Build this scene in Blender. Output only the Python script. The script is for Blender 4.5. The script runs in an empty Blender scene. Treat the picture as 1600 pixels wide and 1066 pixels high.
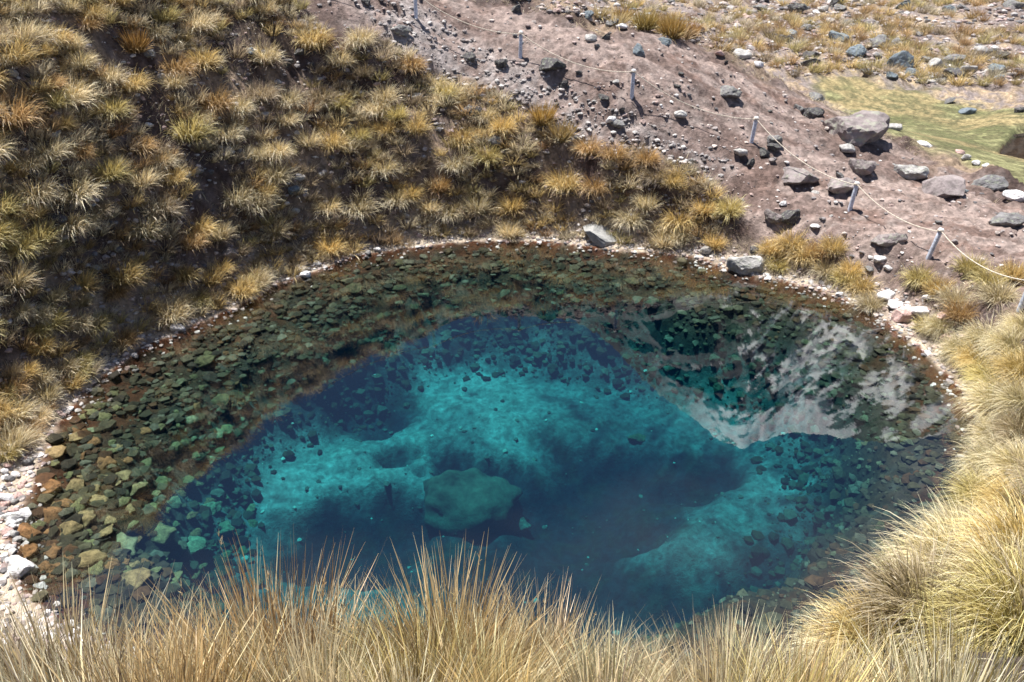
import bpy, math, random
import numpy as np
from mathutils import Vector, noise as mnoise
R = math.radians
sc = bpy.context.scene
C = sc.collection

# ------------------------------------------------------------------ camera
CAMH, PITCH, FPX = 8.5, R(30), 1280.0
cam_d = bpy.data.cameras.new("camera")
cam = bpy.data.objects.new("camera", cam_d); C.objects.link(cam)
cam.location = (0, 0, CAMH); cam.rotation_euler = (R(60), 0, 0)
cam_d.sensor_width = 36; cam_d.lens = FPX / 1600 * 36
cam_d.clip_start = 0.05; cam_d.clip_end = 6000
cam_d.dof.use_dof = True; cam_d.dof.focus_distance = 3.2; cam_d.dof.aperture_fstop = 9.0
sc.camera = cam

# ------------------------------------------------------------------ light
SUN_EL, SUN_AZ = R(72), math.atan2(-0.72, 0.70)
w = bpy.data.worlds.new("World"); sc.world = w; w.use_nodes = True
nt = w.node_tree; nt.nodes.clear()
def N(t, typ, **k):
    n = t.nodes.new(typ)
    for a, b in k.items(): setattr(n, a, b)
    return n
out = N(nt, 'ShaderNodeOutputWorld'); bg = N(nt, 'ShaderNodeBackground')
sky = N(nt, 'ShaderNodeTexSky', sky_type='NISHITA'); sky.sun_disc = False
sky.sun_elevation = SUN_EL; sky.sun_rotation = SUN_AZ % (2 * math.pi); sky.altitude = 4300
sky.dust_density = 0.6; sky.ozone_density = 1.6
tc = N(nt, 'ShaderNodeTexCoord'); mp = N(nt, 'ShaderNodeMapping'); mp.inputs['Scale'].default_value = (1.0, 1.0, 2.2)
cn = N(nt, 'ShaderNodeTexNoise'); cn.inputs['Scale'].default_value = 2.6; cn.inputs['Detail'].default_value = 6; cn.inputs['Roughness'].default_value = 0.5
cr = N(nt, 'ShaderNodeValToRGB'); cr.color_ramp.elements[0].position = 0.48; cr.color_ramp.elements[1].position = 0.76
cm = N(nt, 'ShaderNodeMixRGB'); cm.inputs[2].default_value = (9.0, 9.3, 10.0, 1)
ml = N(nt, 'ShaderNodeMath', operation='MULTIPLY'); ml.inputs[1].default_value = 0.3
L = nt.links.new
L(tc.outputs['Generated'], mp.inputs[0]); L(mp.outputs[0], cn.inputs['Vector']); L(cn.outputs['Fac'], cr.inputs[0])
L(cr.outputs[0], ml.inputs[0]); L(ml.outputs[0], cm.inputs[0]); L(sky.outputs[0], cm.inputs[1]); L(cm.outputs[0], bg.inputs[0]); L(bg.outputs[0], out.inputs[0])
bg.inputs[1].default_value = 0.068
sl = bpy.data.lights.new("sun", 'SUN'); sl.energy = 5.0; sl.angle = R(0.5); sl.color = (1, .955, .89)
so = bpy.data.objects.new("sun", sl); C.objects.link(so)
sd = Vector((math.sin(SUN_AZ) * math.cos(SUN_EL), math.cos(SUN_AZ) * math.cos(SUN_EL), math.sin(SUN_EL)))
so.rotation_euler = sd.to_track_quat('Z', 'Y').to_euler(); so.location = sd * 60
sc.view_settings.view_transform = 'Standard'; sc.view_settings.look = 'None'
sc.view_settings.exposure = 1.13; sc.view_settings.gamma = 1
try:
    sc.cycles.use_denoising = True; sc.cycles.denoiser = 'OPENIMAGEDENOISE'
    sc.cycles.max_bounces = 8; sc.cycles.transparent_max_bounces = 12; sc.cycles.volume_bounces = 0
    sc.cycles.caustics_reflective = False; sc.cycles.sample_clamp_indirect = 4
except Exception: pass

rng = np.random.default_rng(7)
random.seed(7)
# ------------------------------------------------------------------ camera maths (photo pixels of the 1600 frame)
cP, sP = math.cos(PITCH), math.sin(PITCH)
def ray(px, py, up=1.0):
    a = (np.asarray(px, float) - 800) / FPX; d = (np.asarray(py, float) - 533) / FPX
    return np.stack([a, cP - sP * d, up * (-sP - cP * d)], -1)       # per unit of depth
def at_z(px, py, z):
    r = ray(px, py); t = (CAMH - z) / -r[..., 2]
    return np.stack([r[..., 0] * t, r[..., 1] * t, np.zeros_like(t) + z], -1)
def mirror(px, py, D):                                              # a point seen in the pond's mirror at distance D
    r = ray(px, py, -1.0); t = D / math.hypot(r[0], r[1])
    return (r[0] * t, r[1] * t, -CAMH + r[2] * t)
def project(x, y, z):
    dz = z - CAMH; dep = cP * y - sP * dz; dn = -sP * y - cP * dz
    dep = np.where(dep < 0.2, 0.2, dep)
    return 800 + FPX * x / dep, 533 + FPX * dn / dep, dep

# ------------------------------------------------------------------ noise
def _h(ix, iy, s):
    n = (ix.astype(np.int64) * 374761393 + iy.astype(np.int64) * 668265263 + s * 1274126177) & 0xffffffff
    n = ((n ^ (n >> 13)) * 1103515245) & 0xffffffff
    n = ((n ^ (n >> 15)) * 2246822519) & 0xffffffff
    return ((n ^ (n >> 16)) & 0xffff) / 65535.0
def vn(x, y, s=0):
    ix, iy = np.floor(x), np.floor(y); fx, fy = x - ix, y - iy
    fx = fx * fx * fx * (fx * (fx * 6 - 15) + 10); fy = fy * fy * fy * (fy * (fy * 6 - 15) + 10)
    ix = ix.astype(np.int64); iy = iy.astype(np.int64)
    a = _h(ix, iy, s); b = _h(ix + 1, iy, s); c = _h(ix, iy + 1, s); d = _h(ix + 1, iy + 1, s)
    return (a + (b - a) * fx) * (1 - fy) + (c + (d - c) * fx) * fy
def fbm(x, y, s=0, o=4, g=.5):
    t = 0; a = 1; n = 0
    for i in range(o):
        t = t + a * vn(x * 2 ** i + 17.3 * i, y * 2 ** i - 9.1 * i, s + i); n += a; a *= g
    return t / n
def ss(a, b, x):
    t = np.clip((x - a) / (b - a), 0, 1); return t * t * (3 - 2 * t)
def sdist(poly, x, y):                                              # negative inside
    poly = np.asarray(poly, float); sh = x.shape; x = x.ravel(); y = y.ravel()
    best = np.full(x.shape, 1e18); ins = np.zeros(x.shape, bool)
    for i in range(len(poly)):
        ax, ay = poly[i]; bx, by = poly[(i + 1) % len(poly)]
        ex, ey = bx - ax, by - ay; wx, wy = x - ax, y - ay
        t = np.clip((wx * ex + wy * ey) / (ex * ex + ey * ey + 1e-12), 0, 1)
        best = np.minimum(best, (wx - ex * t) ** 2 + (wy - ey * t) ** 2)
        c = (ay > y) != (by > y)
        if ey != 0: ins ^= c & (x < ex * (y - ay) / ey + ax)
    d = np.sqrt(best); return np.where(ins, -d, d).reshape(sh)

# ------------------------------------------------------------------ the lie of the land
shore_px = [(28, 850), (45, 780), (62, 720), (90, 665), (150, 610), (200, 565), (265, 528), (330, 500), (400, 470), (430, 448),
            (480, 432), (540, 408), (620, 392), (700, 383), (790, 378), (870, 380), (930, 388), (1000, 395), (1080, 405),
            (1140, 425), (1220, 440), (1300, 465), (1370, 498), (1430, 540), (1480, 590), (1510, 650), (1524, 715), (1520, 790),
            (1475, 880), (1400, 955), (1300, 1015), (1150, 1072), (1000, 1105), (800, 1118), (600, 1112), (420, 1085),
            (260, 1045), (140, 1000), (70, 950), (32, 900)]
sp = at_z(*np.array(shore_px, float).T, 0.0)[:, :2]
# smooth closed outline (Catmull-Rom)
def smooth(p, k=5):
    q = []
    n = len(p)
    for i in range(n):
        a, b, c, d = p[i - 1], p[i], p[(i + 1) % n], p[(i + 2) % n]
        for j in range(k):
            t = j / k
            q.append(.5 * ((2 * b) + (c - a) * t + (2 * a - 5 * b + 4 * c - d) * t * t + (3 * b - a - 3 * c + d) * t ** 3))
    return np.array(q)
shore = smooth(sp)
ctl = [(x, y, 0.0) for x, y in sp]
def cp(px, py, z): ctl.append(tuple(at_z(px, py, z)))
POSTS_PX = [(650, 28, 4.9), (813, 92, 3.95), (987, 153, 3.2), (1174, 222, 2.1), (1328, 327, 1.2), (1450, 405, .98), (1591, 490, .87)]
for p in POSTS_PX: cp(*p)
for p in [(860, 25, 4.2), (1000, 62, 3.2), (1110, 88, 2.7), (1250, 150, 2.0), (1400, 232, 1.5), (1540, 292, 1.2), (1600, 330, 1.1),
          (1400, 440, .6), (1290, 400, .63), (1180, 350, .83), (1080, 270, 1.6), (900, 215, 2.3), (1000, 300, 1.2),
          (1590, 760, 1.7), (1595, 650, 1.6), (1570, 860, 2.4), (1500, 940, 3.0), (1560, 560, 1.3), (1500, 500, .8),
          (0, 600, .9), (0, 700, .35), (80, 560, .9), (200, 480, .9)]: cp(*p)
for px, py, D in [(730, 505, 23.6), (650, 545, 23.7), (500, 600, 24), (400, 662, 24), (330, 735, 23.2), (260, 805, 21.5), (200, 862, 20), (120, 900, 18.5)]:
    x, y, z = mirror(px, py, D); ctl.append((x, y, z - 0.5))
ctl += [(0, 0, 6.9), (0, 2.0, 5.45), (1.6, 1.7, 5.5), (-1.6, 1.7, 5.5), (0, -3, 7.3), (3, 2.2, 4.9), (5, 1, 5.4), (8, 5, 3.7), (10, 9, 2.6), (12, 14, 2.0), (-3, 2.2, 4.8),
        (-5, 2.5, 4.4), (-7.5, 5, 2.6), (-9, 8, 1.4), (-12, 7, 4), (-13, 12, 5.2), (-16, 16, 8.5), (-14, 20, 8.6), (-10, 26, 8.6), (-18, 26, 10), (-3, 30, 6.0), (-6, 0, 5.8), (6, -4, 7), (-8, -4, 7),
        (2, 32, 2.6), (8, 36, .3), (14, 32, -.2), (20, 30, -.5), (16, 22, .9), (18, 17, 1.2), (24, 20, -.6), (10, 45, 0), (20, 44, -.4), (32, 36, -.8), (0, 46, 2.5), (-12, 46, 8),
        (30, 60, .2), (10, 64, .8), (50, 60, 0), (-20, 60, 9), (-40, 30, 13), (-30, 8, 9), (-30, -20, 8), (30, 5, 1.5), (40, -20, 3), (0, -30, 9), (60, 20, 0), (0, 100, 3), (60, 100, 1), (-60, 80, 12)]
ctl = np.array(ctl, float)
def tps(r2): return np.where(r2 > 0, r2 * np.log(r2 + 1e-12) * .5, 0)
n = len(ctl)
A = np.zeros((n + 3, n + 3)); d2 = ((ctl[:, None, :2] - ctl[None, :, :2]) ** 2).sum(-1)
A[:n, :n] = tps(d2) + np.eye(n) * 0.15
A[:n, n] = 1; A[:n, n + 1:] = ctl[:, :2]; A[n, :n] = 1; A[n + 1:, :n] = ctl[:, :2].T
sol = np.linalg.solve(A, np.concatenate([ctl[:, 2], np.zeros(3)]))
def rbf(x, y):
    o = sol[n] + sol[n + 1] * x + sol[n + 2] * y
    for i in range(n): o = o + sol[i] * tps((x - ctl[i, 0]) ** 2 + (y - ctl[i, 1]) ** 2)
    return o

PATH = [(440, -90), (475, 20), (600, 62), (680, 125), (800, 155), (890, 228), (1060, 252), (1160, 330), (1190, 385), (1330, 402), (1385, 490), (1450, 520),
        (1440, 450), (1415, 410), (1500, 445), (1600, 470), (1750, 530), (1800, 420), (1600, 322), (1400, 232), (1250, 145), (1100, 80), (1000, 55), (830, 25), (720, -5), (690, -90)]
MEADOW = [(1262, 128), (1330, 118), (1470, 150), (1600, 195), (1700, 205), (1700, 310), (1620, 305), (1560, 285), (1500, 246), (1440, 232), (1380, 215), (1300, 165)]
RUBBLE = [(540, -10), (600, 62), (680, 125), (800, 155), (890, 228), (1000, 250), (1110, 290), (1160, 260), (1000, 190), (860, 120), (740, 60), (640, -10)]
STREAM = [(1560, 250), (1566, 232), (1585, 218), (1640, 208), (1760, 200), (1760, 262), (1640, 254), (1600, 249)]
# bed patches: px, py, rx, ry, depth, silt(0..1)
BED = [(720, 590, 95, 34, 1.5, 1), (790, 640, 90, 38, 1.75, .85), (500, 715, 125, 42, 1.55, 1), (620, 690, 80, 30, 1.7, .95), (440, 750, 60, 50, 1.5, .9),
       (870, 560, 60, 40, 2.2, .6), (920, 620, 70, 30, 2.3, .6), (1180, 590, 90, 80, 1.9, .75), (1060, 520, 90, 50, 1.7, .6), (1230, 720, 80, 40, 2.0, .6), (1100, 820, 75, 35, 2.0, .5), (1020, 660, 60, 25, 2.5, .5),
       (1180, 780, 60, 40, 2.3, .6), (600, 900, 90, 35, 2.4, .6), (480, 860, 40, 18, 2.6, .5), (640, 830, 30, 20, 2.7, .5), (330, 800, 80, 60, 1.4, .6), (840, 690, 40, 25, 2.4, .6),
       (520, 810, 85, 42, 5.2, 0), (610, 762, 60, 28, 5.0, 0), (900, 730, 80, 60, 5.5, 0), (960, 690, 60, 40, 5.2, 0), (1090, 700, 60, 28, 5.0, 0), (620, 683, 30, 14, 4.4, 0), (990, 778, 52, 20, 6, 0),
       (850, 850, 90, 60, 5.0, 0), (950, 930, 150, 70, 5.5, 0), (1200, 900, 110, 60, 4.4, .1), (1380, 800, 70, 60, 3.0, .2), (700, 900, 50, 50, 4.5, .1), (700, 700, 60, 24, 3.6, .25), (520, 600, 90, 40, 3.4, .2),
       (850, 500, 90, 25, 3.0, .3), (1330, 620, 80, 60, 2.1, .35), (400, 930, 80, 30, 3.0, .2)]
_r = ray(1590, 235); _t = np.arange(20, 60, .05); _g = rbf(_r[0] * _t, _r[1] * _t); _k = int(np.argmax(CAMH + _r[2] * _t < _g))
SZ = float(_g[_k]); SD = float(math.hypot(_r[0], _r[1]) * _t[_k])
def terrain(x, y):
    """height plus the masks used for colour"""
    D = np.hypot(x, y)
    z = rbf(x, y)
    zf = 6 * ss(10, -60, x) + 1.5 * ss(80, 300, D)
    z = z + (zf - z) * ss(70, 115, D)
    s = np.full(x.shape, 50.0); near = (np.abs(x) < 30) & (y > -6) & (y < 45)
    s[near] = sdist(shore, x[near] + (fbm(x[near] * 1.3, y[near] * 1.3, 31, 3) - .5) * .35, y[near] + (fbm(x[near] * 1.3, y[near] * 1.3, 37, 3) - .5) * .35)
    px, py, dep = project(x, y, z)
    wob = (fbm(x * .9, y * .9, 5, 4) - .5)
    pd = np.full(x.shape, 500.0); md = pd.copy()
    pd[near] = sdist(PATH, px[near], py[near]); md[(D > 25) & (D < 80)] = sdist(MEADOW, px[(D > 25) & (D < 80)], py[(D > 25) & (D < 80)])
    path = ss(14, -14, pd + wob * 50) * (D > 9) * (s > 0)
    mead = ss(8, -8, md + wob * 25)
    land = s > 0
    rough = ss(.25, 1.5, s)
    hill = (1 - path) * (1 - mead) * rough
    hn = (fbm(x * .75, y * .75, 11, 5, .55) - .5)
    z_l = z * ss(-.05, 1.5, s) + .05 * np.clip(s, 0, 1)
    z_l = z_l + hill * (hn * 1.1 + (fbm(x * 2.6, y * 2.6, 12, 3) - .5) * .30) * (D < 90) * np.where(D > 28, .8, 1.0)
    rill = np.abs(fbm((x * .6 + y * .2) * 1.0, (y - x * .1) * 1.9, 14, 4) - .5)
    z_l = z_l + path * ((fbm(x * .8, y * 1.5, 13, 4) - .5) * .26 - .14 * ss(.06, 0, rill) + (fbm(x * 4, y * 4, 19, 3) - .5) * .10)
    z_l = np.where(s < 4, np.maximum(z_l, .015 + .06 * np.clip(s, 0, 2)), z_l)
    q_ = (D > SD - 4.0) & (D < SD + 60) & (px > 1400)
    sdm = np.full(x.shape, 500.0); sdm[q_] = sdist(STREAM, px[q_], py[q_]); fz = ss(SD - 4.0, SD - 2.4, D)
    z_l = z_l + (SZ + .05 - z_l) * ss(75, 3, sdm) * fz; z_l = z_l - .22 * ss(3, -3, sdm) * fz
    # bed
    bx, by, _ = project(x, y, np.zeros_like(x) - 1.8)
    bx = bx + (fbm(x * 1.1, y * 1.1, 61, 4) - .5) * 60; by = by + (fbm(x * 1.1, y * 1.1, 67, 4) - .5) * 34
    W = np.full(x.shape, .20); dw = W * 2.7; sw = W * .25
    for a, b, rx, ry, d_, k in BED:
        q = np.exp(-((bx - a) / rx) ** 2 - ((by - b) / ry) ** 2) ** .9
        W = W + q; dw = dw + q * np.interp(d_, [1.5, 2.5, 5.5], [2.0, 2.4, 3.1]); sw = sw + q * k
    hole = np.zeros(x.shape)
    bx = bx + (fbm(x * 2.7, y * 2.7, 63, 4, .6) - .5) * 70; by = by + (fbm(x * 2.7, y * 2.7, 69, 4, .6) - .5) * 40
    for a, b, rx, ry in [(520, 812, 92, 44), (612, 762, 62, 26), (900, 735, 85, 62), (960, 690, 70, 36), (1090, 700, 66, 26), (618, 684, 34, 15), (990, 778, 55, 20), (850, 850, 90, 60), (950, 935, 170, 66), (1250, 915, 120, 55), (700, 690, 30, 14), (1330, 830, 60, 40), (560, 620, 90, 26), (760, 700, 60, 16)]:
        hole = np.maximum(hole, ss(1.45, .55, np.sqrt(((bx - a) / rx) ** 2 + ((by - b) / ry) ** 2)))
    i = np.clip(-s, 0, 99)
    shelf = .04 + .16 * i + .05 * i * i + .10 * ss(0, .3, i)
    k = ss(1.2, 3.3, i + (fbm(x * .7, y * .7, 71, 3) - .5) * 1.4)
    dep_b = shelf * (1 - k) + (dw / W) * k
    silt = (sw / W) * k * (1 - .93 * hole)
    dep_b = dep_b + hole * k * .35
    z_b = -(dep_b) + (fbm(x * 6, y * 6, 79, 3) - .5) * .05 + (fbm(x * 1.6, y * 1.6, 73, 4) - .5) * .22 * ss(0, 1.2, i)
    z_b = np.minimum(z_b, -.015)
    zz = np.where(land, z_l, z_b)
    return zz, s, path, mead, silt, D

def axis(a, b, st, far):
    c = list(np.arange(a, b + 1e-6, st)); d = st
    while c[-1] < far: d *= 1.09; c.append(c[-1] + d)
    d = st
    lo = [a]
    while lo[-1] > -far: d *= 1.09; lo.append(lo[-1] - d)
    return np.array(lo[:0:-1] + c)
XS = axis(-17, 21, .105, 900); YS = axis(-3, 36, .105, 900)
GX, GY = np.meshgrid(XS, YS)
GZ, GS, GP, GM, GSI, GD = terrain(GX, GY)
def zat(x, y):
    x = np.asarray(x, float); y = np.asarray(y, float)
    i = np.clip(np.searchsorted(XS, x) - 1, 0, len(XS) - 2); j = np.clip(np.searchsorted(YS, y) - 1, 0, len(YS) - 2)
    u = (x - XS[i]) / (XS[i + 1] - XS[i]); v = (y - YS[j]) / (YS[j + 1] - YS[j])
    return (GZ[j, i] * (1 - u) + GZ[j, i + 1] * u) * (1 - v) + (GZ[j + 1, i] * (1 - u) + GZ[j + 1, i + 1] * u) * v
def gat(G, x, y):
    i = np.clip(np.searchsorted(XS, x), 0, len(XS) - 1); j = np.clip(np.searchsorted(YS, y), 0, len(YS) - 1); return G[j, i]
def cast(px, py, t0=2.0, t1=140.0):
    """where the line of sight through photo pixels meets the ground"""
    px = np.atleast_1d(np.asarray(px, float)); py = np.atleast_1d(np.asarray(py, float))
    r = ray(px, py); t = np.full(px.shape, t0); done = np.zeros(px.shape, bool); hit = t.copy()
    while t.min() < t1:
        st = .02 + t * .006; t2 = t + st
        z = CAMH + r[:, 2] * t2; g = zat(r[:, 0] * t2, r[:, 1] * t2)
        h = (z < g) & ~done; hit[h] = t2[h] - st[h] * .5; done |= h; t = t2
        if done.all(): break
    return np.stack([r[:, 0] * hit, r[:, 1] * hit], -1), hit, done

# ------------------------------------------------------------------ mesh helpers
def make_mesh(name, v, f, col=None, smooth_=True):
    v = np.asarray(v, np.float32); f = np.asarray(f, np.int32); k = f.shape[1]
    me = bpy.data.meshes.new(name)
    me.vertices.add(len(v)); me.vertices.foreach_set("co", v.ravel())
    me.loops.add(f.size); me.loops.foreach_set("vertex_index", f.ravel())
    me.polygons.add(len(f)); me.polygons.foreach_set("loop_start", np.arange(0, f.size, k, dtype=np.int32))
    try: me.polygons.foreach_set("loop_total", np.full(len(f), k, np.int32))
    except Exception: pass
    me.update(calc_edges=True)
    me.polygons.foreach_set("use_smooth", np.full(len(f), smooth_, bool))
    if col is not None:
        c = np.ones((len(v), 4), np.float32); c[:, :col.shape[1]] = col
        a = me.color_attributes.new("Col", 'FLOAT_COLOR', 'POINT'); a.data.foreach_set("color", c.ravel())
    me.validate()
    return me
def link(name, me, mat=None, parent=None):
    o = bpy.data.objects.new(name, me); C.objects.link(o)
    if mat is not None and me is not None and not me.materials: me.materials.append(mat)
    if parent is not None: o.parent = parent
    return o
def tag(o, label=None, cat=None, group=None, kind=None):
    if label: o['label'] = label
    if cat: o['category'] = cat
    if group: o['group'] = group
    if kind: o['kind'] = kind
    return o
def mat(name):
    m = bpy.data.materials.new(name); m.use_nodes = True; m.node_tree.nodes.clear(); return m, m.node_tree

# ------------------------------------------------------------------ materials
def ground_material():
    m, t = mat("ground"); L = t.links.new
    o = N(t, 'ShaderNodeOutputMaterial'); b = N(t, 'ShaderNodeBsdfPrincipled'); b.inputs['Roughness'].default_value = .95
    b.inputs['Specular IOR Level'].default_value = .15
    at = N(t, 'ShaderNodeVertexColor', layer_name="Col"); g = N(t, 'ShaderNodeNewGeometry')
    n1 = N(t, 'ShaderNodeTexNoise'); n1.inputs['Scale'].default_value = 5.5; n1.inputs['Detail'].default_value = 8; n1.inputs['Roughness'].default_value = .68
    n2 = N(t, 'ShaderNodeTexVoronoi'); n2.inputs['Scale'].default_value = 11
    n3 = N(t, 'ShaderNodeTexNoise'); n3.inputs['Scale'].default_value = 38; n3.inputs['Detail'].default_value = 4
    for q in (n1, n2, n3): L(g.outputs['Position'], q.inputs['Vector'])
    r1 = N(t, 'ShaderNodeMapRange'); r1.inputs[1].default_value = .3; r1.inputs[2].default_value = .7; r1.inputs[3].default_value = .45; r1.inputs[4].default_value = 1.5
    L(n1.outputs['Fac'], r1.inputs[0])
    r2 = N(t, 'ShaderNodeMapRange'); r2.inputs[1].default_value = 0; r2.inputs[2].default_value = 1; r2.inputs[3].default_value = .7; r2.inputs[4].default_value = 1.3
    L(n2.outputs['Color'], r2.inputs[0])
    mu = N(t, 'ShaderNodeMath', operation='MULTIPLY'); L(r1.outputs[0], mu.inputs[0]); L(r2.outputs[0], mu.inputs[1])
    mx = N(t, 'ShaderNodeVectorMath', operation='MULTIPLY'); L(at.outputs['Color'], mx.inputs[0]); L(mu.outputs[0], mx.inputs[1])
    L(mx.outputs[0], b.inputs['Base Color'])
    ad = N(t, 'ShaderNodeMath', operation='ADD'); L(n1.outputs['Fac'], ad.inputs[0])
    m3 = N(t, 'ShaderNodeMath', operation='MULTIPLY'); m3.inputs[1].default_value = .25; L(n3.outputs['Fac'], m3.inputs[0]); L(m3.outputs[0], ad.inputs[1])
    bu = N(t, 'ShaderNodeBump'); bu.inputs['Strength'].default_value = .8; bu.inputs['Distance'].default_value = .09
    L(ad.outputs[0], bu.inputs['Height']); L(bu.outputs[0], b.inputs['Normal']); L(b.outputs[0], o.inputs[0])
    return m
def grass_material(name="grass_blades"):
    m, t = mat(name); L = t.links.new
    o = N(t, 'ShaderNodeOutputMaterial'); at = N(t, 'ShaderNodeVertexColor', layer_name="Col"); oi = N(t, 'ShaderNodeObjectInfo')
    mx = N(t, 'ShaderNodeVectorMath', operation='MULTIPLY'); L(at.outputs['Color'], mx.inputs[0]); L(oi.outputs['Color'], mx.inputs[1])
    d = N(t, 'ShaderNodeBsdfPrincipled'); d.inputs['Roughness'].default_value = .42; d.inputs['Specular IOR Level'].default_value = .5
    tr = N(t, 'ShaderNodeBsdfTranslucent'); ms = N(t, 'ShaderNodeMixShader'); ms.inputs[0].default_value = .36
    L(mx.outputs[0], d.inputs['Base Color']); L(mx.outputs[0], tr.inputs[0]); L(d.outputs[0], ms.inputs[1]); L(tr.outputs[0], ms.inputs[2]); L(ms.outputs[0], o.inputs[0])
    return m
def rock_material(name="rock", lichen=.5):
    m, t = mat(name); L = t.links.new
    o = N(t, 'ShaderNodeOutputMaterial'); b = N(t, 'ShaderNodeBsdfPrincipled'); b.inputs['Roughness'].default_value = .85; b.inputs['Specular IOR Level'].default_value = .25
    oi = N(t, 'ShaderNodeObjectInfo'); tc = N(t, 'ShaderNodeTexCoord')
    ad = N(t, 'ShaderNodeVectorMath', operation='ADD')
    ml = N(t, 'ShaderNodeMath', operation='MULTIPLY'); ml.inputs[1].default_value = 37; L(oi.outputs['Random'], ml.inputs[0])
    L(tc.outputs['Object'], ad.inputs[0]); L(ml.outputs[0], ad.inputs[1])
    n1 = N(t, 'ShaderNodeTexNoise'); n1.inputs['Scale'].default_value = 2.3; n1.inputs['Detail'].default_value = 9; n1.inputs['Roughness'].default_value = .7
    n2 = N(t, 'ShaderNodeTexNoise'); n2.inputs['Scale'].default_value = 4.2; n2.inputs['Detail'].default_value = 6; n2.inputs['Roughness'].default_value = .65
    L(ad.outputs[0], n1.inputs['Vector']); L(ad.outputs[0], n2.inputs['Vector'])
    r1 = N(t, 'ShaderNodeMapRange'); r1.inputs[1].default_value = .32; r1.inputs[2].default_value = .68; r1.inputs[3].default_value = .5; r1.inputs[4].default_value = 1.45
    L(n1.outputs['Fac'], r1.inputs[0])
    v = N(t, 'ShaderNodeVectorMath', operation='MULTIPLY'); L(oi.outputs['Color'], v.inputs[0]); L(r1.outputs[0], v.inputs[1])
    cr = N(t, 'ShaderNodeValToRGB'); cr.color_ramp.elements[0].position = .53; cr.color_ramp.elements[1].position = .62
    L(n2.outputs['Fac'], cr.inputs[0]); q = N(t, 'ShaderNodeMath', operation='MULTIPLY'); q.inputs[1].default_value = lichen; L(cr.outputs[0], q.inputs[0])
    mi = N(t, 'ShaderNodeMixRGB'); mi.inputs[2].default_value = (.30, .33, .25, 1); L(q.outputs[0], mi.inputs[0]); L(v.outputs[0], mi.inputs[1]); L(mi.outputs[0], b.inputs['Base Color'])
    bu = N(t, 'ShaderNodeBump'); bu.inputs['Strength'].default_value = .7; bu.inputs['Distance'].default_value = .08
    L(n1.outputs['Fac'], bu.inputs['Height']); L(bu.outputs[0], b.inputs['Normal']); L(b.outputs[0], o.inputs[0])
    return m
def vcol_material(name, rough=.85):
    m, t = mat(name); L = t.links.new
    o = N(t, 'ShaderNodeOutputMaterial'); b = N(t, 'ShaderNodeBsdfPrincipled'); b.inputs['Roughness'].default_value = rough; b.inputs['Specular IOR Level'].default_value = .25
    at = N(t, 'ShaderNodeVertexColor', layer_name="Col"); g = N(t, 'ShaderNodeNewGeometry')
    n1 = N(t, 'ShaderNodeTexNoise'); n1.inputs['Scale'].default_value = 14; n1.inputs['Detail'].default_value = 5; L(g.outputs['Position'], n1.inputs['Vector'])
    r1 = N(t, 'ShaderNodeMapRange'); r1.inputs[1].default_value = .3; r1.inputs[2].default_value = .7; r1.inputs[3].default_value = .6; r1.inputs[4].default_value = 1.35; L(n1.outputs['Fac'], r1.inputs[0])
    v = N(t, 'ShaderNodeVectorMath', operation='MULTIPLY'); L(at.outputs['Color'], v.inputs[0]); L(r1.outputs[0], v.inputs[1]); L(v.outputs[0], b.inputs['Base Color']); L(b.outputs[0], o.inputs[0])
    return m
def water_material(name, absorb, dens, ior=1.6):
    m, t = mat(name); L = t.links.new
    o = N(t, 'ShaderNodeOutputMaterial'); tr = N(t, 'ShaderNodeBsdfTransparent'); gl = N(t, 'ShaderNodeBsdfGlossy'); gl.inputs['Roughness'].default_value = .0
    fr = N(t, 'ShaderNodeFresnel'); fr.inputs['IOR'].default_value = ior; ms = N(t, 'ShaderNodeMixShader')
    g = N(t, 'ShaderNodeNewGeometry'); mp = N(t, 'ShaderNodeMapping'); mp.inputs['Scale'].default_value = (1, .8, 1)
    n1 = N(t, 'ShaderNodeTexNoise'); n1.inputs['Scale'].default_value = 3.2; n1.inputs['Detail'].default_value = 3
    L(g.outputs['Position'], mp.inputs[0]); L(mp.outputs[0], n1.inputs['Vector'])
    bu = N(t, 'ShaderNodeBump'); bu.inputs['Strength'].default_value = .03; bu.inputs['Distance'].default_value = .003
    L(n1.outputs['Fac'], bu.inputs['Height']); L(bu.outputs[0], gl.inputs['Normal']); L(bu.outputs[0], fr.inputs['Normal'])
    L(fr.outputs[0], ms.inputs[0]); L(tr.outputs[0], ms.inputs[1]); L(gl.outputs[0], ms.inputs[2]); L(ms.outputs[0], o.inputs['Surface'])
    va = N(t, 'ShaderNodeVolumeAbsorption'); va.inputs['Color'].default_value = (*absorb, 1); va.inputs['Density'].default_value = dens
    vs = N(t, 'ShaderNodeVolumeScatter'); vs.inputs['Color'].default_value = (.02, .35, .95, 1); vs.inputs['Density'].default_value = .012; sv = N(t, 'ShaderNodeAddShader')
    L(va.outputs[0], sv.inputs[0]); L(vs.outputs[0], sv.inputs[1]); L(sv.outputs[0], o.inputs['Volume'])
    return m
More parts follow.
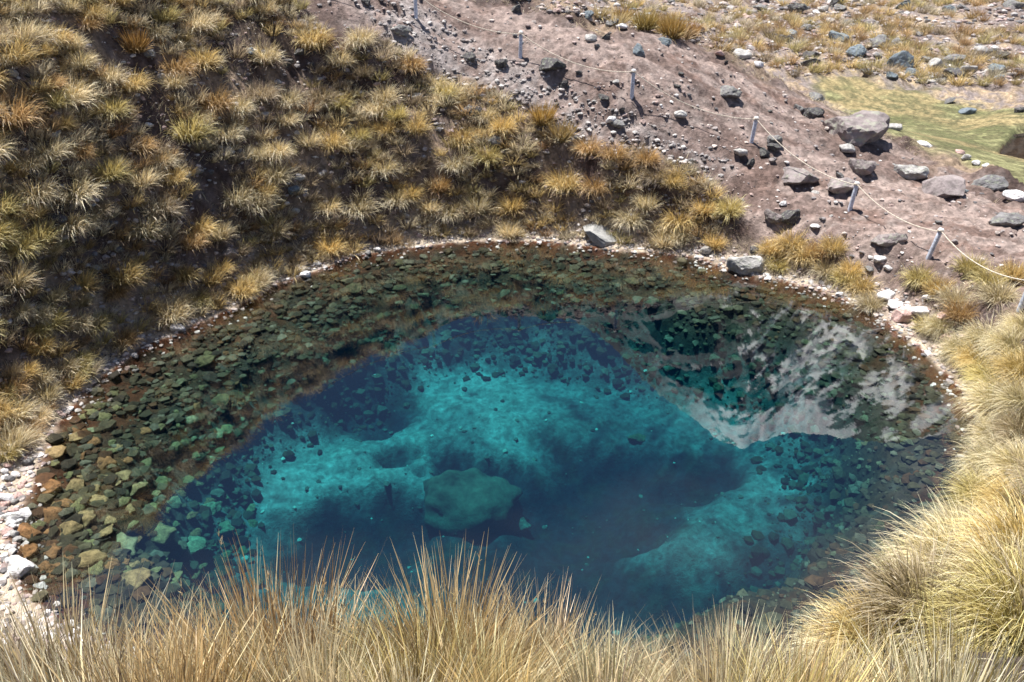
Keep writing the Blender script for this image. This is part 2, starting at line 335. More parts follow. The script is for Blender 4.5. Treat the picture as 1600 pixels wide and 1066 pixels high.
def plain(name, col, rough=.6, noise_=.2):
    m, t = mat(name); L = t.links.new
    o = N(t, 'ShaderNodeOutputMaterial'); b = N(t, 'ShaderNodeBsdfPrincipled'); b.inputs['Roughness'].default_value = rough
    g = N(t, 'ShaderNodeNewGeometry'); n1 = N(t, 'ShaderNodeTexNoise'); n1.inputs['Scale'].default_value = 22; n1.inputs['Detail'].default_value = 5; L(g.outputs['Position'], n1.inputs['Vector'])
    r1 = N(t, 'ShaderNodeMapRange'); r1.inputs[1].default_value = .3; r1.inputs[2].default_value = .7; r1.inputs[3].default_value = 1 - noise_; r1.inputs[4].default_value = 1 + noise_; L(n1.outputs['Fac'], r1.inputs[0])
    v = N(t, 'ShaderNodeVectorMath', operation='MULTIPLY'); v.inputs[0].default_value = col; L(r1.outputs[0], v.inputs[1]); L(v.outputs[0], b.inputs['Base Color']); L(b.outputs[0], o.inputs[0])
    return m

M_ground = ground_material(); M_grass = grass_material(); M_rock = rock_material("rock", .55); M_stone = rock_material("pale_stone", .12)
M_pebble = vcol_material("pebbles")
M_water = water_material("pond_water", (.50, .885, .91), 1.12, 2.0)

# ------------------------------------------------------------------ ground sheet
def mixc(a, b, k): return a + (np.asarray(b, float) - a) * k[..., None]
def ground_colour(X, Y, Z, S, P, Mm, SI, D):
    n1 = fbm(X * .8, Y * .8, 101, 5, .6); n2 = fbm(X * 3.1, Y * 3.1, 103, 4, .6); n3 = fbm(X * .3, Y * .3, 107, 3)
    col = np.zeros(X.shape + (3,)) + np.array([.075, .052, .046])
    col = mixc(col, [.22, .165, .12], ss(.46, .64, n1))                 # matted straw between tufts
    col = mixc(col, [.17, .135, .125], ss(.55, .7, n2) * .7)
    plain_ = ss(27, 33, D)
    col = mixc(col, [.31, .24, .165], plain_ * ss(.35, .6, n3 * .5 + n1 * .5) )
    col = mixc(col, [.19, .16, .155], plain_ * ss(.44, .56, n2))
    pc = np.zeros_like(col) + np.array([.235, .182, .168])
    pc = mixc(pc, [.195, .137, .120], ss(.42, .65, n1)); pc = mixc(pc, [.33, .295, .285], ss(.55, .72, n2) * .5)
    us, vs_ = X * .91 - Y * .41, X * .41 + Y * .91; st_ = fbm(us * .35, vs_ * 2.2, 171, 4); pc = mixc(pc, [.35, .285, .265], ss(.50, .66, st_) * .75); pc = mixc(pc, [.15, .11, .10], ss(.47, .36, st_) * .7)
    rpx, rpy, _ = project(X, Y, Z); rd = np.full(X.shape, 500.0); qn = (np.abs(X) < 14) & (Y > 14) & (Y < 32); rd[qn] = sdist(RUBBLE, rpx[qn], rpy[qn])
    pc = mixc(pc, [.36, .325, .32], ss(14, -14, rd + (n2 - .5) * 40) * ss(.35, .6, n2 + (n1 - .5) * .5))
    col = col + (pc * np.array([.78, .76, .74]) - col) * P[..., None]
    mc = np.zeros_like(col) + np.array([.11, .115, .055]); mc = mixc(mc, [.21, .205, .105], ss(.42, .62, n1)); mc = mixc(mc, [.29, .225, .12], ss(.56, .68, n3) * .7); mc = mixc(mc, [.10, .095, .05], ss(.46, .6, n2) * .85)
    col = col + (mc - col) * Mm[..., None]
    sq_ = (D > SD - 4.0) & (D < SD + 60) & (rpx > 1400); sm = np.full(X.shape, 500.0); sm[sq_] = sdist(STREAM, rpx[sq_], rpy[sq_]); col = mixc(col, [.06, .035, .025], ss(4, 1, sm))
    dk = ss(7.5, 5.5, Y) * (S > .4) * ss(1.5, .5, np.abs(X) / 8); col = mixc(col, [.055, .045, .045], dk * .85)  # near-bank ground darkened in its colour to stand for shade between the front tufts
    shorem = ss(1.0, .3, S + (n2 - .5) * .7) * (S > 0) * ss(2, 8, Y) * ss(.62, .5, np.zeros_like(S) + .4)
    col = mixc(col, [.44, .375, .30], shorem * .9 * (1 - P * .5))
    col = mixc(col, [.085, .035, .018], ss(.12, .03, S) * (S > 0))
    # pond bed
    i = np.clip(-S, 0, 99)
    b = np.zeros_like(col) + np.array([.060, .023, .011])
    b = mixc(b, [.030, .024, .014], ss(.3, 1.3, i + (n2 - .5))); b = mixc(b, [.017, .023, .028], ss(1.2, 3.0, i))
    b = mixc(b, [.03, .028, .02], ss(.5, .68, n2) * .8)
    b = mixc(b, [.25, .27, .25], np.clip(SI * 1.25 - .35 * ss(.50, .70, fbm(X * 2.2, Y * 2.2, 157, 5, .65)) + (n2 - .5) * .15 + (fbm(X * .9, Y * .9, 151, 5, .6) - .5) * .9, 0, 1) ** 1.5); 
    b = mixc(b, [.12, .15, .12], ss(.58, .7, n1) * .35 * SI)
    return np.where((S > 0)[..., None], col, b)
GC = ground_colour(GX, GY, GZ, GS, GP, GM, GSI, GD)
ny, nx = GX.shape
idx = np.arange(nx * ny).reshape(ny, nx)
F = np.stack([idx[:-1, :-1], idx[:-1, 1:], idx[1:, 1:], idx[1:, :-1]], -1).reshape(-1, 4)
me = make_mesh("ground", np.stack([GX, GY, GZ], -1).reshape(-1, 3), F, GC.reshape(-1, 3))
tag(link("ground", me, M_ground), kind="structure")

# ------------------------------------------------------------------ pond water: a closed body whose sides and floor lie inside the ground
cen = shore.mean(0); nrm = shore - cen; nrm /= np.linalg.norm(nrm, axis=1)[:, None]
rim = shore + nrm * .45; k = len(rim)
v = [(x, y, 0) for x, y in rim] + [(x, y, -8.0) for x, y in rim]
wm = bpy.data.meshes.new("pond")
wm.from_pydata(v, [], [list(range(k - 1, -1, -1)), list(range(k, 2 * k))] + [[i, (i + 1) % k, (i + 1) % k + k, i + k] for i in range(k)])
wm.update(); tag(link("pond_water", wm, M_water), kind="structure")

# ------------------------------------------------------------------ mountain (met only in the mirror of the pond)
SK = [(560, 470), (700, 480), (840, 487), (900, 502), (950, 535), (1000, 590), (1030, 618), (1080, 652), (1125, 690), (1158, 703), (1180, 692), (1210, 684),
      (1250, 676), (1300, 683), (1350, 690), (1400, 692), (1450, 684), (1500, 672), (1600, 640), (1800, 600), (2100, 560)]
sk_az, sk_el = [], []
for a, b in SK:
    r = ray(a, b, -1.0); sk_az.append(math.atan2(r[0], r[1])); sk_el.append(r[2] / math.hypot(r[0], r[1]))
az = np.linspace(sk_az[0] - .25, sk_az[-1], 620); vv = np.linspace(0, 1.5, 260)
AZ, VV = np.meshgrid(az, vv)
EL = np.interp(AZ, sk_az, sk_el, left=.35)
EL = EL * ss(sk_az[0] - .25, sk_az[0], AZ)
Dr = 420.0; DD0 = DD = 150 + (Dr - 150) * VV
top = EL * Dr - CAMH
prof = np.where(VV <= 1, np.clip(VV, 0, 1) ** 1.15, 1 - (VV - 1) * 1.4)
sx, sy = AZ * 30, VV * 11
rg = 1 - np.abs(fbm((sx + sy) * .42, (sx - sy) * .22, 201, 5) * 2 - 1); rg2 = 1 - np.abs(fbm((sx + sy) * 1.5, (sx - sy) * .7, 211, 4) * 2 - 1)
env = ss(0, .25, VV) * (1 - .85 * ss(.7, 1, VV) * ss(1.35, 1, VV))
DD = DD0 - env * ((rg - .7) * 95 + (rg2 - .6) * 26) - (fbm(sx * 2.2, sy * 2.2, 221, 3) - .5) * 10 * env
MZ = top * prof * DD / DD0 + (fbm(AZ * 160, VV * 3, 222, 4) - .5) * 3.5 * ss(.8, 1, VV)
pk = np.interp(AZ, [sk_az[5], sk_az[7], sk_az[8], sk_az[9], sk_az[14], sk_az[18]], [.0, .3, .9, 1, .9, .85])
wp = fbm(sx * .5, sy * .5, 251, 4) * 1.5
st = .5 * fbm((sx + sy) * 2.1 + wp, (sx - sy) * .6, 231, 6, .62) + .5 * fbm(sx * .55 - wp, sy * .5 + wp, 236, 4)
hgt = np.clip(prof, 0, 1)
wedge = np.exp(-((AZ - sk_az[8]) / .022) ** 2) * ss(.76, .86, VV)
snow = ss(.522, .538, .10 * wedge + .07 * (fbm(AZ * 220, VV * 90, 261, 4, .65) - .5) + st + (hgt - .62) * .06 + (rg2 - .7) * .10) * pk * ss(.25, .45, hgt)
scree = ss(.5, .6, fbm(sx * .6 - sy * .5, sy * .4, 241, 4)) * np.interp(AZ, [sk_az[7], sk_az[9]], [1, .25])
mcol = np.zeros(MZ.shape + (3,)) + np.array([.035, .036, .032]); mcol = mixc(mcol, [.10, .10, .105], scree * .8); mcol = mixc(mcol, [.93, .94, .96], snow)
V = np.stack([np.sin(AZ) * DD, np.cos(AZ) * DD, MZ], -1).reshape(-1, 3)
a_, b_ = AZ.shape; idx = np.arange(a_ * b_).reshape(a_, b_)
F = np.stack([idx[:-1, :-1], idx[:-1, 1:], idx[1:, 1:], idx[1:, :-1]], -1).reshape(-1, 4)
tag(link("mountain", make_mesh("mountain", V, F, mcol.reshape(-1, 3)), vcol_material("mountain_rock")), kind="structure")

# ------------------------------------------------------------------ grass tussocks
def blades(rs, n, r0, L0, L1, spread, droop, width, seg=3, lean=(0, 0), curl=.3, pal=None, up=.0):
    """n arching blades as quads strips; returns verts, quads, colours"""
    ph = rs.uniform(0, 2 * np.pi, n); rr = r0 * np.sqrt(rs.uniform(0, 1, n))
    root = np.stack([np.cos(ph) * rr, np.sin(ph) * rr, np.full(n, -.03)], -1)
    ph2 = ph + rs.normal(0, .5, n); tilt = np.clip(np.abs(rs.normal(0, spread, n)) * .6 + spread * .9 * (rr / r0) * rs.uniform(.3, 1, n) + up, 0, 1.75)
    Ln = rs.uniform(L0, L1, n) * (1 - .25 * (tilt / 1.75))
    d = np.stack([np.cos(ph2) * np.sin(tilt), np.sin(ph2) * np.sin(tilt), np.cos(tilt)], -1)
    d[:, 0] += lean[0] * rs.uniform(.5, 1.2, n); d[:, 1] += lean[1] * rs.uniform(.5, 1.2, n)
    d /= np.linalg.norm(d, axis=1)[:, None]
    side = np.cross(d, rs.normal(0, 1, (n, 3))); side /= np.linalg.norm(side, axis=1)[:, None] + 1e-9
    dr = droop * rs.uniform(.4, 1.5, n)
    P = [root]; p = root.copy(); cur = d.copy()
    rnd = rs.normal(0, curl, (n, 3))
    for i in range(seg):
        p = p + cur * (Ln / seg)[:, None]; P.append(p.copy())
        cur = cur + rnd * (.35 / seg) ; cur[:, 2] -= dr / seg * (1.0 + i * .5); cur /= np.linalg.norm(cur, axis=1)[:, None]
    P = np.stack(P, 1)                                                # n, seg+1, 3
    wd = width * rs.uniform(.6, 1.3, n)
    tt = np.linspace(0, 1, seg + 1); wt = (1 - tt ** 2.2) * .95 + .05
    off = side[:, None, :] * (wd[:, None] * wt[None])[..., None] * .5
    V = np.stack([P - off, P + off], 2).reshape(-1, 3)                # n,(seg+1),2
    b = (np.arange(n) * (seg + 1) * 2)[:, None] + (np.arange(seg) * 2)[None]
    F = np.stack([b, b + 1, b + 3, b + 2], -1).reshape(-1, 4)
    pal = pal or ([.24, .20, .09], [.62, .50, .27])
    base = np.array(pal[0]); tip = np.array(pal[1])
    gm = rs.uniform(0, 1, n)
    width_ = 0
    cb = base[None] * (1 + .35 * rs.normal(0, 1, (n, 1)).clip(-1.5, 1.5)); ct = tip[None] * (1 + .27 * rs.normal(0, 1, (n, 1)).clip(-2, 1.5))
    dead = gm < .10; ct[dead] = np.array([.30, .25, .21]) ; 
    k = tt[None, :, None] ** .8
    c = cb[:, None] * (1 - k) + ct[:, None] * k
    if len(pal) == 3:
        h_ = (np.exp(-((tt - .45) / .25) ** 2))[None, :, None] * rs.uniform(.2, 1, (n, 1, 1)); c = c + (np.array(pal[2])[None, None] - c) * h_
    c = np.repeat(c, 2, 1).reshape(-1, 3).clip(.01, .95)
    return V, F, c
def join(parts):
    V, F, Cc, o = [], [], [], 0
    for v, f, c in parts: V.append(v); F.append(f + o); Cc.append(c); o += len(v)
    return np.concatenate(V), np.concatenate(F), np.concatenate(Cc)
def seedstalks(rs, n, r0, L0, L1, spread, width):
    v, f, c = blades(rs, n, r0, L0, L1, spread, .12, width, 4, curl=.15, pal=([.40, .31, .16], [.66, .52, .30]))
    heads = []
    for i in range(n):                                                # feathery seed head on top of each stalk
        top = v[i * 10 + 8]; prev = v[i * 10 + 6]; dr = top - prev; dr = dr / (np.linalg.norm(dr) + 1e-9)
        hv, hf, hc = blades(rs, 9, .001, .015, .04, .5, .1, .0035, 2, pal=([.6, .48, .28], [.72, .6, .38]))
        t = np.repeat(rs.uniform(-.10, .0, 9), 6); hv = hv * [1, 1, .9] + top + dr * t[:, None] + [0, 0, .02]
        heads.append((hv, hf, hc))
    return join([(v, f, c)] + heads)
STRAW = ([.28, .23, .13], [.88, .77, .54]); GOLD = ([.22, .18, .06], [.76, .62, .34]); TALLP = ([.29, .27, .10], [.84, .76, .53])
rs = np.random.RandomState(11)
proto = {}
def addp(kind, parts):
    v, f, c = join(parts); me = make_mesh("tussock_blades", v, f, c, True); me.materials.append(M_grass); proto.setdefault(kind, []).append(me)
for i in range(8):      # tall tufts just in front of the photographer
    sub_ = []
    for q in range(8):                                                # each tuft is a bunch of smaller sheaves leaning their own way
        a_ = rs.uniform(-.3, .3) + q * .9; k_ = 0 if q == 0 else 1; dx, dy = .095 * k_ * math.cos(a_), .095 * k_ * math.sin(a_)
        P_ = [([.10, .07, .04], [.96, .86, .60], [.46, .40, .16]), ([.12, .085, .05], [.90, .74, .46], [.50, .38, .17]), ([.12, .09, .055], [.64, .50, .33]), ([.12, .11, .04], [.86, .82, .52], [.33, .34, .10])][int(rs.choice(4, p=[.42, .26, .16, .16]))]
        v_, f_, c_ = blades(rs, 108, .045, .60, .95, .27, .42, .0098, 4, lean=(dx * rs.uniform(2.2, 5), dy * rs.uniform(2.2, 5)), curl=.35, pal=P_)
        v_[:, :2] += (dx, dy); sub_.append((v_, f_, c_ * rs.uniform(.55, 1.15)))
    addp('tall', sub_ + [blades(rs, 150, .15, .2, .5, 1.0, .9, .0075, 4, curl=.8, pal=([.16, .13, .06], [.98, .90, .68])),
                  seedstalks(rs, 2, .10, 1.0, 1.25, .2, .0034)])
for i in range(5):      # combed-over tufts of the right bank
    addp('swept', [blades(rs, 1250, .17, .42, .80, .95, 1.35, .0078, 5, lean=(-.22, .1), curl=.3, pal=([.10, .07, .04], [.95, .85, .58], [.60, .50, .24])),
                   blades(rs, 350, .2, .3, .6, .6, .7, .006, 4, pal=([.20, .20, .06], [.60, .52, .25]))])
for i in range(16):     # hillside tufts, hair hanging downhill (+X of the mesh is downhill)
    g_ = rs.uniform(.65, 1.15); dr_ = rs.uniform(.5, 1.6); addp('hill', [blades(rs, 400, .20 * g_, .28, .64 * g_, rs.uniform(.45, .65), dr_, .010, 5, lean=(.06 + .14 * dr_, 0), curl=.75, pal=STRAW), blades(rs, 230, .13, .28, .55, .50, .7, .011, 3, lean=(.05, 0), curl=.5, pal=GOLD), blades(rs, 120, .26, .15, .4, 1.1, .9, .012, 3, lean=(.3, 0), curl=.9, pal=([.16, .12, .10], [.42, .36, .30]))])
for i in range(4):      # upright golden-brown tufts of the crest and the plain
    addp('upright', [blades(rs, 380, .17, .35, .62, .45, .35, .013, 3, pal=([.15, .11, .04], [.50, .36, .15])), blades(rs, 120, .2, .25, .5, .8, .9, .013, 3, pal=STRAW)])

# zones in the photograph's frame used to scatter what grows on the ground
HILL = [(-40, -40), (430, -40), (480, 25), (520, 60), (600, 62), (680, 125), (800, 155), (890, 225), (1050, 245), (1150, 330), (1120, 395), (1000, 388), (930, 375), (780, 368), (620, 382), (520, 400), (420, 445), (330, 485), (200, 550), (120, 610), (60, 690), (-40, 720)]
PLAIN = [(740, -30), (830, 15), (1000, 48), (1100, 72), (1250, 120), (1330, 112), (1470, 135), (1620, 130), (1620, -30)]
RB = [(1180, 385), (1320, 400), (1370, 455), (1290, 440)]
items = []                                                            # (kind, x, y, scale, facing, tint, zone)
def down(x, y):
    e = .4; gx = (zat(x + e, y) - zat(x - e, y)); gy = (zat(x, y + e) - zat(x, y - e)); return np.arctan2(-gy, -gx), np.hypot(gx, gy) / (2 * e)
def scatter(poly, n, dmin, kind, s0, s1, zone, tints, keep=None):
    poly = np.array(poly, float); lo, hi = poly.min(0), poly.max(0); px = rng.uniform(lo[0], hi[0], n * 6); py = rng.uniform(lo[1], hi[1], n * 6)
    ok = sdist(poly, px, py) < 0; px, py = px[ok], py[ok]
    xy, t, d = cast(px, py); 
    cnt = 0
    for (x, y), tt, dd in zip(xy, t, d):
        if not dd or cnt >= n: continue
        sd_ = gat(GS, x, y)
        if sd_ < .25: continue
        if keep is not None and not keep(x, y): continue
        sc_ = rng.uniform(s0, s1)
        if any((x - q[1]) ** 2 + (y - q[2]) ** 2 < (dmin * sc_ * (.5 + .5 * q[3] / sc_)) ** 2 for q in items): continue
        a, sl_ = down(x, y)
        items.append((kind, x, y, sc_, float(a) + rng.normal(0, .3), tints[rng.integers(len(tints))], zone)); cnt += 1
def place(px, py, kind, s, zone, tint, face=None):
    xy, t, d = cast(px, py); x, y = xy[0]; a, _ = down(x, y)
    items.append((kind, x, y, s, float(a) if face is None else face, tint, zone))
T_straw = (1, 1, 1); T_pale = (1.16, 1.14, 1.12); T_gold = (1.06, .94, .66); T_rust = (.86, .68, .50); T_olive = (.90, .88, .60); T_grey = (.70, .66, .68); T_scrub = (.62, .50, .42)
TINT = {T_straw: "straw-coloured", T_pale: "pale straw", T_gold: "golden", T_rust: "rust-brown", T_olive: "green-tinged", T_grey: "greyish dry", T_scrub: "dark brown scrubby"}
# front row, on the lip of the bank under the camera
def ground_item(x, y, kind, s, zone, tint, face=0.0): items.append((kind, x, y, s, face, tint, zone))
T_brown = (.86, .72, .56); TINT[T_brown] = "dark brown"
def tipped(px, tip, y, tint, kind='tall', wide=1.0):
    a = (px - 800) / FPX; q = ray(px, tip); zt_ = CAMH + q[2] / q[1] * y; x = q[0] / q[1] * y; zg = float(zat(x, y))
    items.append((kind, x, y, max(.40, (zt_ - zg) / 1.02), rng.uniform(0, 6), tint, 'front'))
for px, tip, tt in [(25, 850, 0), (150, 925, 4), (245, 935, 1), (340, 868, 1), (402, 848, 2), (520, 888, 1), (610, 872, 0), (692, 818, 2), (775, 880, 1), (868, 860, 1), (958, 945, 1), (1050, 990, 3), (1165, 922, 0), (1260, 930, 1), (1350, 962, 0), (1450, 960, 1), (1560, 950, 0)]:
    tipped(px + rng.normal(0, 6), tip + (86 if px < 300 else 82 if px > 900 else 70), 2.14 + rng.normal(0, .06), [T_straw, T_pale, T_brown, T_olive, T_gold][tt])
for i, px in enumerate(np.linspace(-20, 1600, 11)):
    tipped(px + rng.normal(0, 22), 1012 + rng.normal(0, 18), 1.74 + rng.normal(0, .04), [T_straw, T_pale, T_brown, T_pale, T_olive, T_pale][i % 6])
for i, px in enumerate(np.linspace(60, 1540, 9)):
    tipped(px + rng.normal(0, 22), 1045 + rng.normal(0, 12), 1.46 + rng.normal(0, .03), [T_pale, T_gold, T_straw][i % 3])
for i, px in enumerate(np.linspace(30, 1350, 10)):
    tipped(px + rng.normal(0, 22), 1035 + rng.normal(0, 12), 2.6 + rng.normal(0, .08), [T_straw, T_pale][i % 2])
# right bank
for (px, py, s) in [(1370, 1010, 1.0), (1440, 960, 1.05), (1520, 1010, 1.0), (1590, 980, 1.0), (1500, 900, 1.1), (1570, 920, 1.0), (1430, 900, 1.05), (1560, 850, 1.15), (1500, 840, 1.1), (1600, 880, 1.1),
                    (1590, 800, 1.1), (1540, 790, 1.1), (1600, 740, 1.1), (1555, 740, 1.1), (1600, 690, 1.1), (1560, 690, 1.0), (1600, 640, 1.0), (1560, 640, 1.1), (1600, 590, 1.0), (1550, 600, 1.0), (1530, 570, .9), (1580, 550, 1.0), (1540, 535, .9),
                    (1500, 555, .8), (1600, 520, .9), (1470, 520, .8), (1640, 850, 1.1), (1640, 960, 1.1), (1640, 760, 1.0), (1330, 1040, .9)]:
    place(px, py, 'swept', s * rng.uniform(.92, 1.08), 'right', [T_straw, T_straw, T_grey, T_gold, T_olive][rng.integers(5)], rng.normal(0, .7))
for (px, py, s, t) in [(1435, 440, .8, T_olive), (1465, 460, .85, T_gold), (1490, 480, .85, T_straw), (1515, 425, .8, T_olive), (1560, 470, .95, T_straw), (1545, 445, .8, T_olive), (1500, 500, .8, T_rust), (1450, 515, .7, T_olive), (1580, 440, .8, T_gold),
                       (1205, 400, .9, T_gold), (1235, 390, .9, T_gold), (1215, 420, .8, T_olive), (1255, 405, .9, T_gold), (1280, 400, .95, T_rust), (1300, 395, .9, T_gold), (1290, 425, .8, T_straw), (1320, 440, .8, T_olive), (1345, 455, .8, T_gold), (1360, 480, .7, T_straw), (1190, 415, .7, T_straw), (1330, 425, .8, T_gold)]:
    place(px, py, 'hill', s * 1.15, 'trail', t)
# big rounded tufts along the far shore
for (px, py, s, t) in [(745, 330, 1.35, T_straw), (800, 320, 1.35, T_gold), (880, 300, 1.5, T_gold), (840, 350, .9, T_gold), (700, 330, 1.2, T_straw), (985, 350, 1.35, T_straw), (1010, 320, 1.3, T_straw), (1060, 350, 1.4, T_gold), (1060, 380, 1.2, T_straw), (1100, 330, 1.3, T_gold), (1140, 330, 1.2, T_olive),
                       (640, 300, 1.3, T_gold), (560, 320, 1.3, T_straw), (600, 270, 1.3, T_straw), (660, 350, .9, T_straw), (930, 300, 1.2, T_rust), (960, 250, 1.2, T_rust), (1010, 255, 1.2, T_rust), (920, 245, 1.2, T_rust), (1050, 285, 1.2, T_gold),
                       (310, 475, .9, T_olive), (290, 440, .9, T_gold), (345, 420, 1.0, T_gold), (230, 480, .8, T_gold), (180, 460, .9, T_rust), (120, 590, .8, T_olive), (40, 590, .9, T_gold), (70, 620, 1.0, T_straw), (20, 650, 1.3, T_straw), (15, 700, 1.1, T_straw), (150, 520, .9, T_olive), (60, 540, 1.0, T_gold), (210, 510, .8, T_olive),
                       (20, 90, 1.3, T_gold), (20, 190, 1.5, T_rust), (60, 70, 1.1, T_straw), (430, 280, 1.2, T_straw), (370, 310, 1.3, T_straw), (400, 330, 1.2, T_straw), (520, 230, 1.2, T_gold), (450, 160, 1.2, T_straw)]:
    place(px, py, 'hill', s * .88, 'hill', t)
HT = [T_straw, T_straw, T_pale, T_pale, T_pale, T_gold, T_gold, T_rust, T_olive, T_grey]
clump = lambda f0, th, sd: (lambda x, y: fbm(np.array([x * f0]), np.array([y * f0]), sd, 3)[0] > th)
scatter(HILL, 40, .50, 'hill', 1.0, 1.35, 'hill', HT)
scatter(HILL, 300, .30, 'hill', .55, 1.1, 'hill', HT, keep=clump(.8, .42, 411))
scatter([(600, 62), (680, 125), (800, 155), (890, 225), (1050, 245), (1150, 320), (1080, 300), (880, 270), (760, 220), (560, 120), (520, 70)], 45, .5, 'upright', .9, 1.25, 'crest', [T_straw, T_rust, T_gold, T_rust])
front_n = len(items)
scatter(HILL, 45, .5, 'upright', .8, 1.25, 'hill', [T_scrub, T_scrub, T_rust])
scatter(HILL, 1150, .19, 'hill', .28, .75, 'hillsmall', HT, keep=clump(.9, .40, 431))
BANK = [(-20, 560), (200, 480), (420, 400), (600, 340), (800, 330), (1000, 345), (1040, 385), (930, 384), (800, 374), (620, 386), (520, 402), (420, 445), (320, 495), (200, 560), (100, 640), (-20, 740)]
scatter(BANK, 210, .26, 'hill', .4, .85, 'hillsmall', [T_straw, T_olive, T_gold, T_pale, T_rust])
scatter(PLAIN, 620, .6, 'upright', .8, 1.35, 'plain', [T_gold, T_gold, T_rust, T_olive, T_straw], keep=lambda x, y: fbm(np.array([x * .22]), np.array([y * .22]), 401, 3)[0] > .40)
# near-side slopes beside the frame and below the lip, so nothing is bare from a step aside
for i in range(900):
    x, y = rng.uniform(-14, 15), rng.uniform(-2.5, 20); q_ = project(np.array(x), np.array(y), zat(x, y)); inside = -30 < q_[0] < 1640 and q_[1] < 1090 and y > 1
    if gat(GS, x, y) < .3 or gat(GP, x, y) > .3 or inside or (abs(x) < 3.4 and y < 2.9): continue
    items.append(('swept', x, y, rng.uniform(.5, .95), float(down(x, y)[0]) + math.pi + rng.normal(0, .5), [T_straw, T_pale, T_gold, T_grey][int(rng.integers(4))], 'below'))

def px_of(x, y, z): a, b, c = project(np.array(x), np.array(y), np.array(z)); return float(a), float(b), float(c)
info = []
for it in items:
    kind, x, y, s, a, tint, zone = it; z = float(zat(x, y)); px, py, dep = px_of(x, y, z + .3 * s)
    vis = -60 < px < 1660 and -40 < py < 1300
    info.append((s / dep if vis and zone not in ('below',) else 0, px, py, z))
order = sorted(range(len(items)), key=lambda i: -info[i][0])
single = [i for i in order[:300] if info[i][0] > 0]; rest = [i for i in range(len(items)) if i not in set(single)]
ZT = {'front': ("tall", "tussocks along the near lip of the bank", "in the foreground"), 'right': ("combed-over", "tussocks covering the right bank", "on the right bank"),
      'trail': ("small", "tussocks by the little trail to the pond", "beside the trail"), 'hill': ("shaggy", "tussocks on the hillside behind the pond", "on the back hillside"),
      'crest': ("upright", "tussocks on the crest below the dirt path", "below the dirt path"), 'plain': ("upright", "tussocks on the far stony plain", "on the far plain"), 'hillsmall': ("small", "tussocks on the hillside behind the pond", "on the back hillside")}
TN = ["no", "one tenth", "two tenths", "three tenths", "four tenths", "five tenths", "six tenths", "seven tenths", "eight tenths", "nine tenths", "ten tenths"]
ORD = ["leftmost"] + [q + " from left" for q in "second third fourth fifth sixth seventh eighth ninth tenth eleventh twelfth thirteenth fourteenth fifteenth sixteenth seventeenth eighteenth nineteenth twentieth".split()]
def label_all(recs, noun, fmt):
    """recs: (obj, px, py, words-before, place). Each label names a cell of the photograph, then the rank inside it from the left"""
    cells = {}
    for r in recs:
        key = (r[3], r[4], int(np.clip(round(r[1] / 160), 0, 10)), int(np.clip(round(r[2] / 106.6), 0, 10))); cells.setdefault(key, []).append(r)
    for key, l in cells.items():
        l.sort(key=lambda r: r[1])
        ac = {0: "at far left", 10: "at far right", 5: "midway across"}.get(key[2], TN[key[2]] + " across"); dn = {0: "at the top", 10: "at the bottom", 5: "halfway down"}.get(key[3], TN[key[3]] + " down")
        for i, r in enumerate(l):
            r[0]['label'] = ((ORD[min(i, 19)] + " ") if len(l) > 1 else "") + f"{key[0]} {noun} {key[1]}, {ac}, {dn}"
            if len(r[0]['label'].split()) > 16: r[0]['label'] = r[0]['label'].replace(' on the shore of the pond', ' on the shore').replace(' on the back hillside', ' on the hillside').replace(' on the dirt slope', ' on dirt').replace(' on the far plain', ' on the plain')
tilt_q = {}
trecs = []
for i in single:
    kind, x, y, s, a, tint, zone = items[i]; _, px, py, z = info[i]
    me = proto[kind][int(rng.integers(len(proto[kind])))]
    o = link("grass_tussock", me); o.location = (x, y, z); o.rotation_euler = (0, 0, a); o.scale = (s, s, s * rng.uniform(.85, 1.1)); o.color = (*tint, 1)
    j = rng.uniform(.85, 1.12); o.color = (tint[0] * j, tint[1] * j, tint[2] * j, 1)
    _, grp, pl = ZT[zone]; tag(o, None, "grass tussock", grp); trecs.append((o, px, py, TINT[tint], pl))
label_all(trecs, "tussock", None)

# the rest of the grass: small tufts and loose straw, one mass
def xform(v, x, y, z, s, a):
    c, s_ = math.cos(a), math.sin(a); o = np.empty_like(v); o[:, 0] = (v[:, 0] * c - v[:, 1] * s_) * s + x; o[:, 1] = (v[:, 0] * s_ + v[:, 1] * c) * s + y; o[:, 2] = v[:, 2] * s + z; return o
small = [blades(rs, 110, .2, .35, .68, .6, .8, .02, 3, lean=(.2, 0), pal=p) for p in (STRAW, ([.24, .20, .12], [.80, .72, .54]), ([.17, .13, .08], [.58, .48, .34])) for _ in range(3)]
swp = [blades(rs, 350, .22, .4, .8, .6, .8, .009, 4, pal=STRAW) for _ in range(2)]
parts = []
for i in rest:
    kind, x, y, s, a, tint, zone = items[i]; z = info[i][3]
    v, f, c = (swp[int(rng.integers(2))] if zone == 'below' else small[int(rng.integers(9))]); parts.append((xform(v, x, y, z, s, a), f, c * np.array(tint) * rng.uniform(.8, 1.15)))
